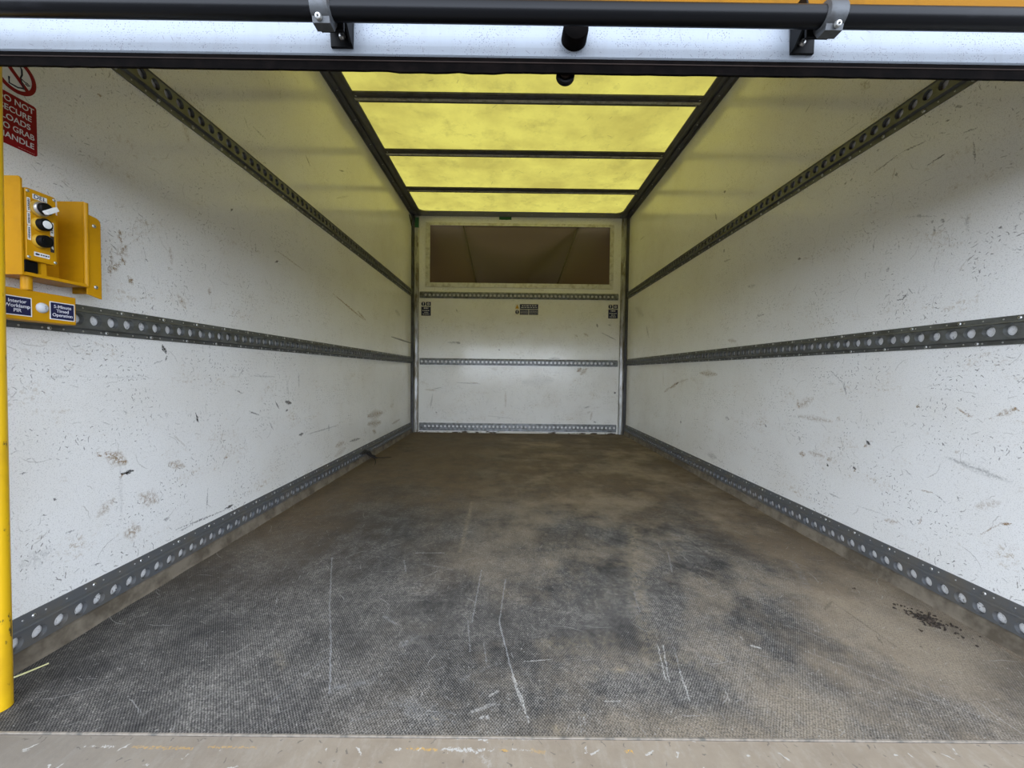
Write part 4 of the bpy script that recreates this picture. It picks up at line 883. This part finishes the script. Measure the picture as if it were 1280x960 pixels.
bm = bmesh.new(); cyl(bm, (.046, .7525, .729), (.046, .7525, .754), .0078, n=20)
pb = empty('worklamp_switch', (.03, .76, .672), label='long yellow sensor box under the guard with Interior Worklamp PIR label', cat='switch')
finish('conduit', bm, M_yellow, pb, smooth=True)
bm = bmesh.new(); box(bm, .0165, .050, .672, .8335, .6725, .7290); finish('housing', bm, M_yellow, pb, bevel=.0018)
for (a0, a1), tx, sz in (((.7115, .7565), 'Interior\nWorklamp\nPIR', .0088), ((.7855, .8300), '5-Minute\nTimed\nOperation', .0086)):
    sticker(pb, a0, a1, .6795, .7145, .050, M_label, 'label_border')
    sticker(pb, a0 + .0018, a1 - .0018, .6813, .7127, .0504, M_navy, 'label')
    lettering(tx, sz, M_white_ink, pb, ML, (a0 + a1) / 2, .6970, .0509, .012, sp=.95)
bm = bmesh.new(); lathe(bm, (.050, .7728, .6990), (1, 0, 0), [(.0100, 0), (.0098, .002), (.0085, .004), (.0055, .0065), (.002, .0075)], 24); finish('sensor_dome', bm, M_pir, pb, smooth=True)
lettering('2', .007, simple('grey_print', (.2, .2, .22), .5), pb, ML, .7728, .6990, .0577, .02)

sg = empty('warning_sign', (0, .78, 1.0), label='red and white warning sign about securing loads on the left wall above the controls', cat='sign')
SY0, SY1 = .7465, .8135
bm = bmesh.new(); poly_prism(bm, rrect(SY0, SY1, 1.0035, 1.1005, .005), ML, 0, .0008); finish('red_panel', bm, M_red, sg)
for i, tx in enumerate(('DO NOT', 'SECURE', 'LOADS', 'TO GRAB', 'HANDLE')):
    lettering(tx, .0150, M_white_ink, sg, ML, .7800, 1.0885 - i * .0170, .0009, .010, sx=(.96, .96, .96, .90, .96)[i])
bm = bmesh.new(); bars(bm, .782, .810, 1.0065, .0010, .0009, ML, .003); finish('fine_print', bm, simple('pink_print', (.5, .2, .2), .5), sg)
C0 = (.7800, 1.1415)
circ = lambda r, n=48: [(C0[0] + r * math.cos(2 * math.pi * k / n), C0[1] + r * math.sin(2 * math.pi * k / n)) for k in range(n)]
bm = bmesh.new(); poly_prism(bm, circ(.0335), ML, 0, .0006); finish('white_disc', bm, M_label, sg)
bm = bmesh.new(); o_, i_ = circ(.0340), circ(.0268)
V_ = [[bm.verts.new(ML(a, b, d)) for a, b in ring] for ring, d in ((o_, .0007), (o_, .0012), (i_, .0012), (i_, .0007))]
for A_, B_ in zip(V_, V_[1:]):
    for k in range(48): bm.faces.new((A_[k], A_[(k + 1) % 48], B_[(k + 1) % 48], B_[k]))
a = .0285 * .7071
poly_prism(bm, [(C0[0] - a - .0025, C0[1] + a - .0025), (C0[0] - a + .0025, C0[1] + a + .0025), (C0[0] + a + .0025, C0[1] - a + .0025), (C0[0] + a - .0025, C0[1] - a - .0025)], ML, .0009, .0013)
finish('red_ring', bm, M_red, sg)
bm = bmesh.new()
sweep(bm, [ML(y, z, .0009) for y, z in ((.786, 1.166), (.7905, 1.158), (.791, 1.148), (.7885, 1.141), (.790, 1.133), (.792, 1.128), (.7935, 1.122))], .0013, 6)
sweep(bm, [ML(y, z, .0009) for y, z in ((.7705, 1.131), (.7705, 1.1195), (.784, 1.1195), (.792, 1.1235))], .0015, 6)
sweep(bm, [ML(y, z, .0009) for y, z in ((.790, 1.140), (.795, 1.1375), (.799, 1.138), (.803, 1.135), (.800, 1.133), (.796, 1.135))], .0008, 6)
finish('strap_symbol', bm, M_ink, sg)

# ------------------------------------------------------------------ litter on the floor
bm = bmesh.new(); sweep(bm, [(.020, .727, .004), (.034, .745, .0045), (.049, .772, .004)], [.0016, .0018, .0013], 8)
tag(finish('straw', bm, M_straw), label='pale dry straw on the floor beside the foot of the yellow pole', cat='straw')
bm = bmesh.new(); rnd = random.Random(3)
for k in range(230):
    a = rnd.uniform(0, 6.283); r_ = abs(rnd.gauss(0, .5))
    x = 1.965 + r_ * .042 * math.cos(a) ; y = .945 + r_ * .062 * math.sin(a) - (x - 1.965) * .5
    x = min(x, W - .02); s = rnd.uniform(.0012, .0036); z = s * .5
    m4 = Matrix.Translation((x, y, z)) @ Matrix.Rotation(rnd.uniform(0, 6), 4, 'Z') @ Matrix.Rotation(rnd.uniform(0, 6), 4, 'X') @ Matrix.Diagonal((s, s * rnd.uniform(.5, 1.8), s * .6, 1))
    bmesh.ops.create_icosphere(bm, subdivisions=1, radius=1, matrix=m4)
for v in bm.verts: v.co.z = max(v.co.z, .0001)
tag(finish('loose_dirt', bm, M_dirt), label='crumbled dark dirt on the floor at the right wall', cat='dirt', kind='stuff')
for (x, y, s, a), lb in (((1.905, 1.085, .013, .3), 'small dead leaf on the floor near the right wall, farther from the dirt'), ((1.905, .905, .013, 1.2), 'small curled dead leaf on the floor left of the crumbled dirt')):
    bm = bmesh.new(); n = 10; P1 = []
    for side in (1, -1):
        for k in range(n + 1):
            u = k / n if side == 1 else 1 - k / n; P1.append(((u - .5) * s, side * math.sin(math.pi * u) * s * .22 + (.12 * s * math.sin(9 * u))))
    mp = lambda p, q, d: Vector((x + p * math.cos(a) - q * math.sin(a), y + p * math.sin(a) + q * math.cos(a), .0008 + d + 9 * p * p + 30 * q * q))
    poly_prism(bm, P1, mp, 0, .0006); tag(finish('dead_leaf', bm, M_leaf), label=lb, cat='leaf')
st = empty('torn_strap', (.05, 2.6, 0), label='frayed black strap scrap at the foot of the left wall', cat='strap')
bm = bmesh.new(); sweep(bm, [(.012, 2.50, .062), (.018, 2.56, .066), (.022, 2.62, .050), (.026, 2.66, .020), (.04, 2.69, .010)], [.006, .012, .011, .008, .004], 8); finish('strap', bm, M_strap, st)
for p in ([(.03, 2.67, .014), (.06, 2.66, .006), (.105, 2.66, .006), (.15, 2.69, .005)], [(.035, 2.66, .012), (.07, 2.60, .006), (.10, 2.52, .005), (.118, 2.45, .005)], [(.02, 2.58, .05), (.05, 2.60, .02), (.07, 2.64, .006)]):
    bm = bmesh.new(); sweep(bm, p, [.004, .003, .0025, .0012][:len(p)], 6); finish('frayed_thread', bm, M_strap, st)
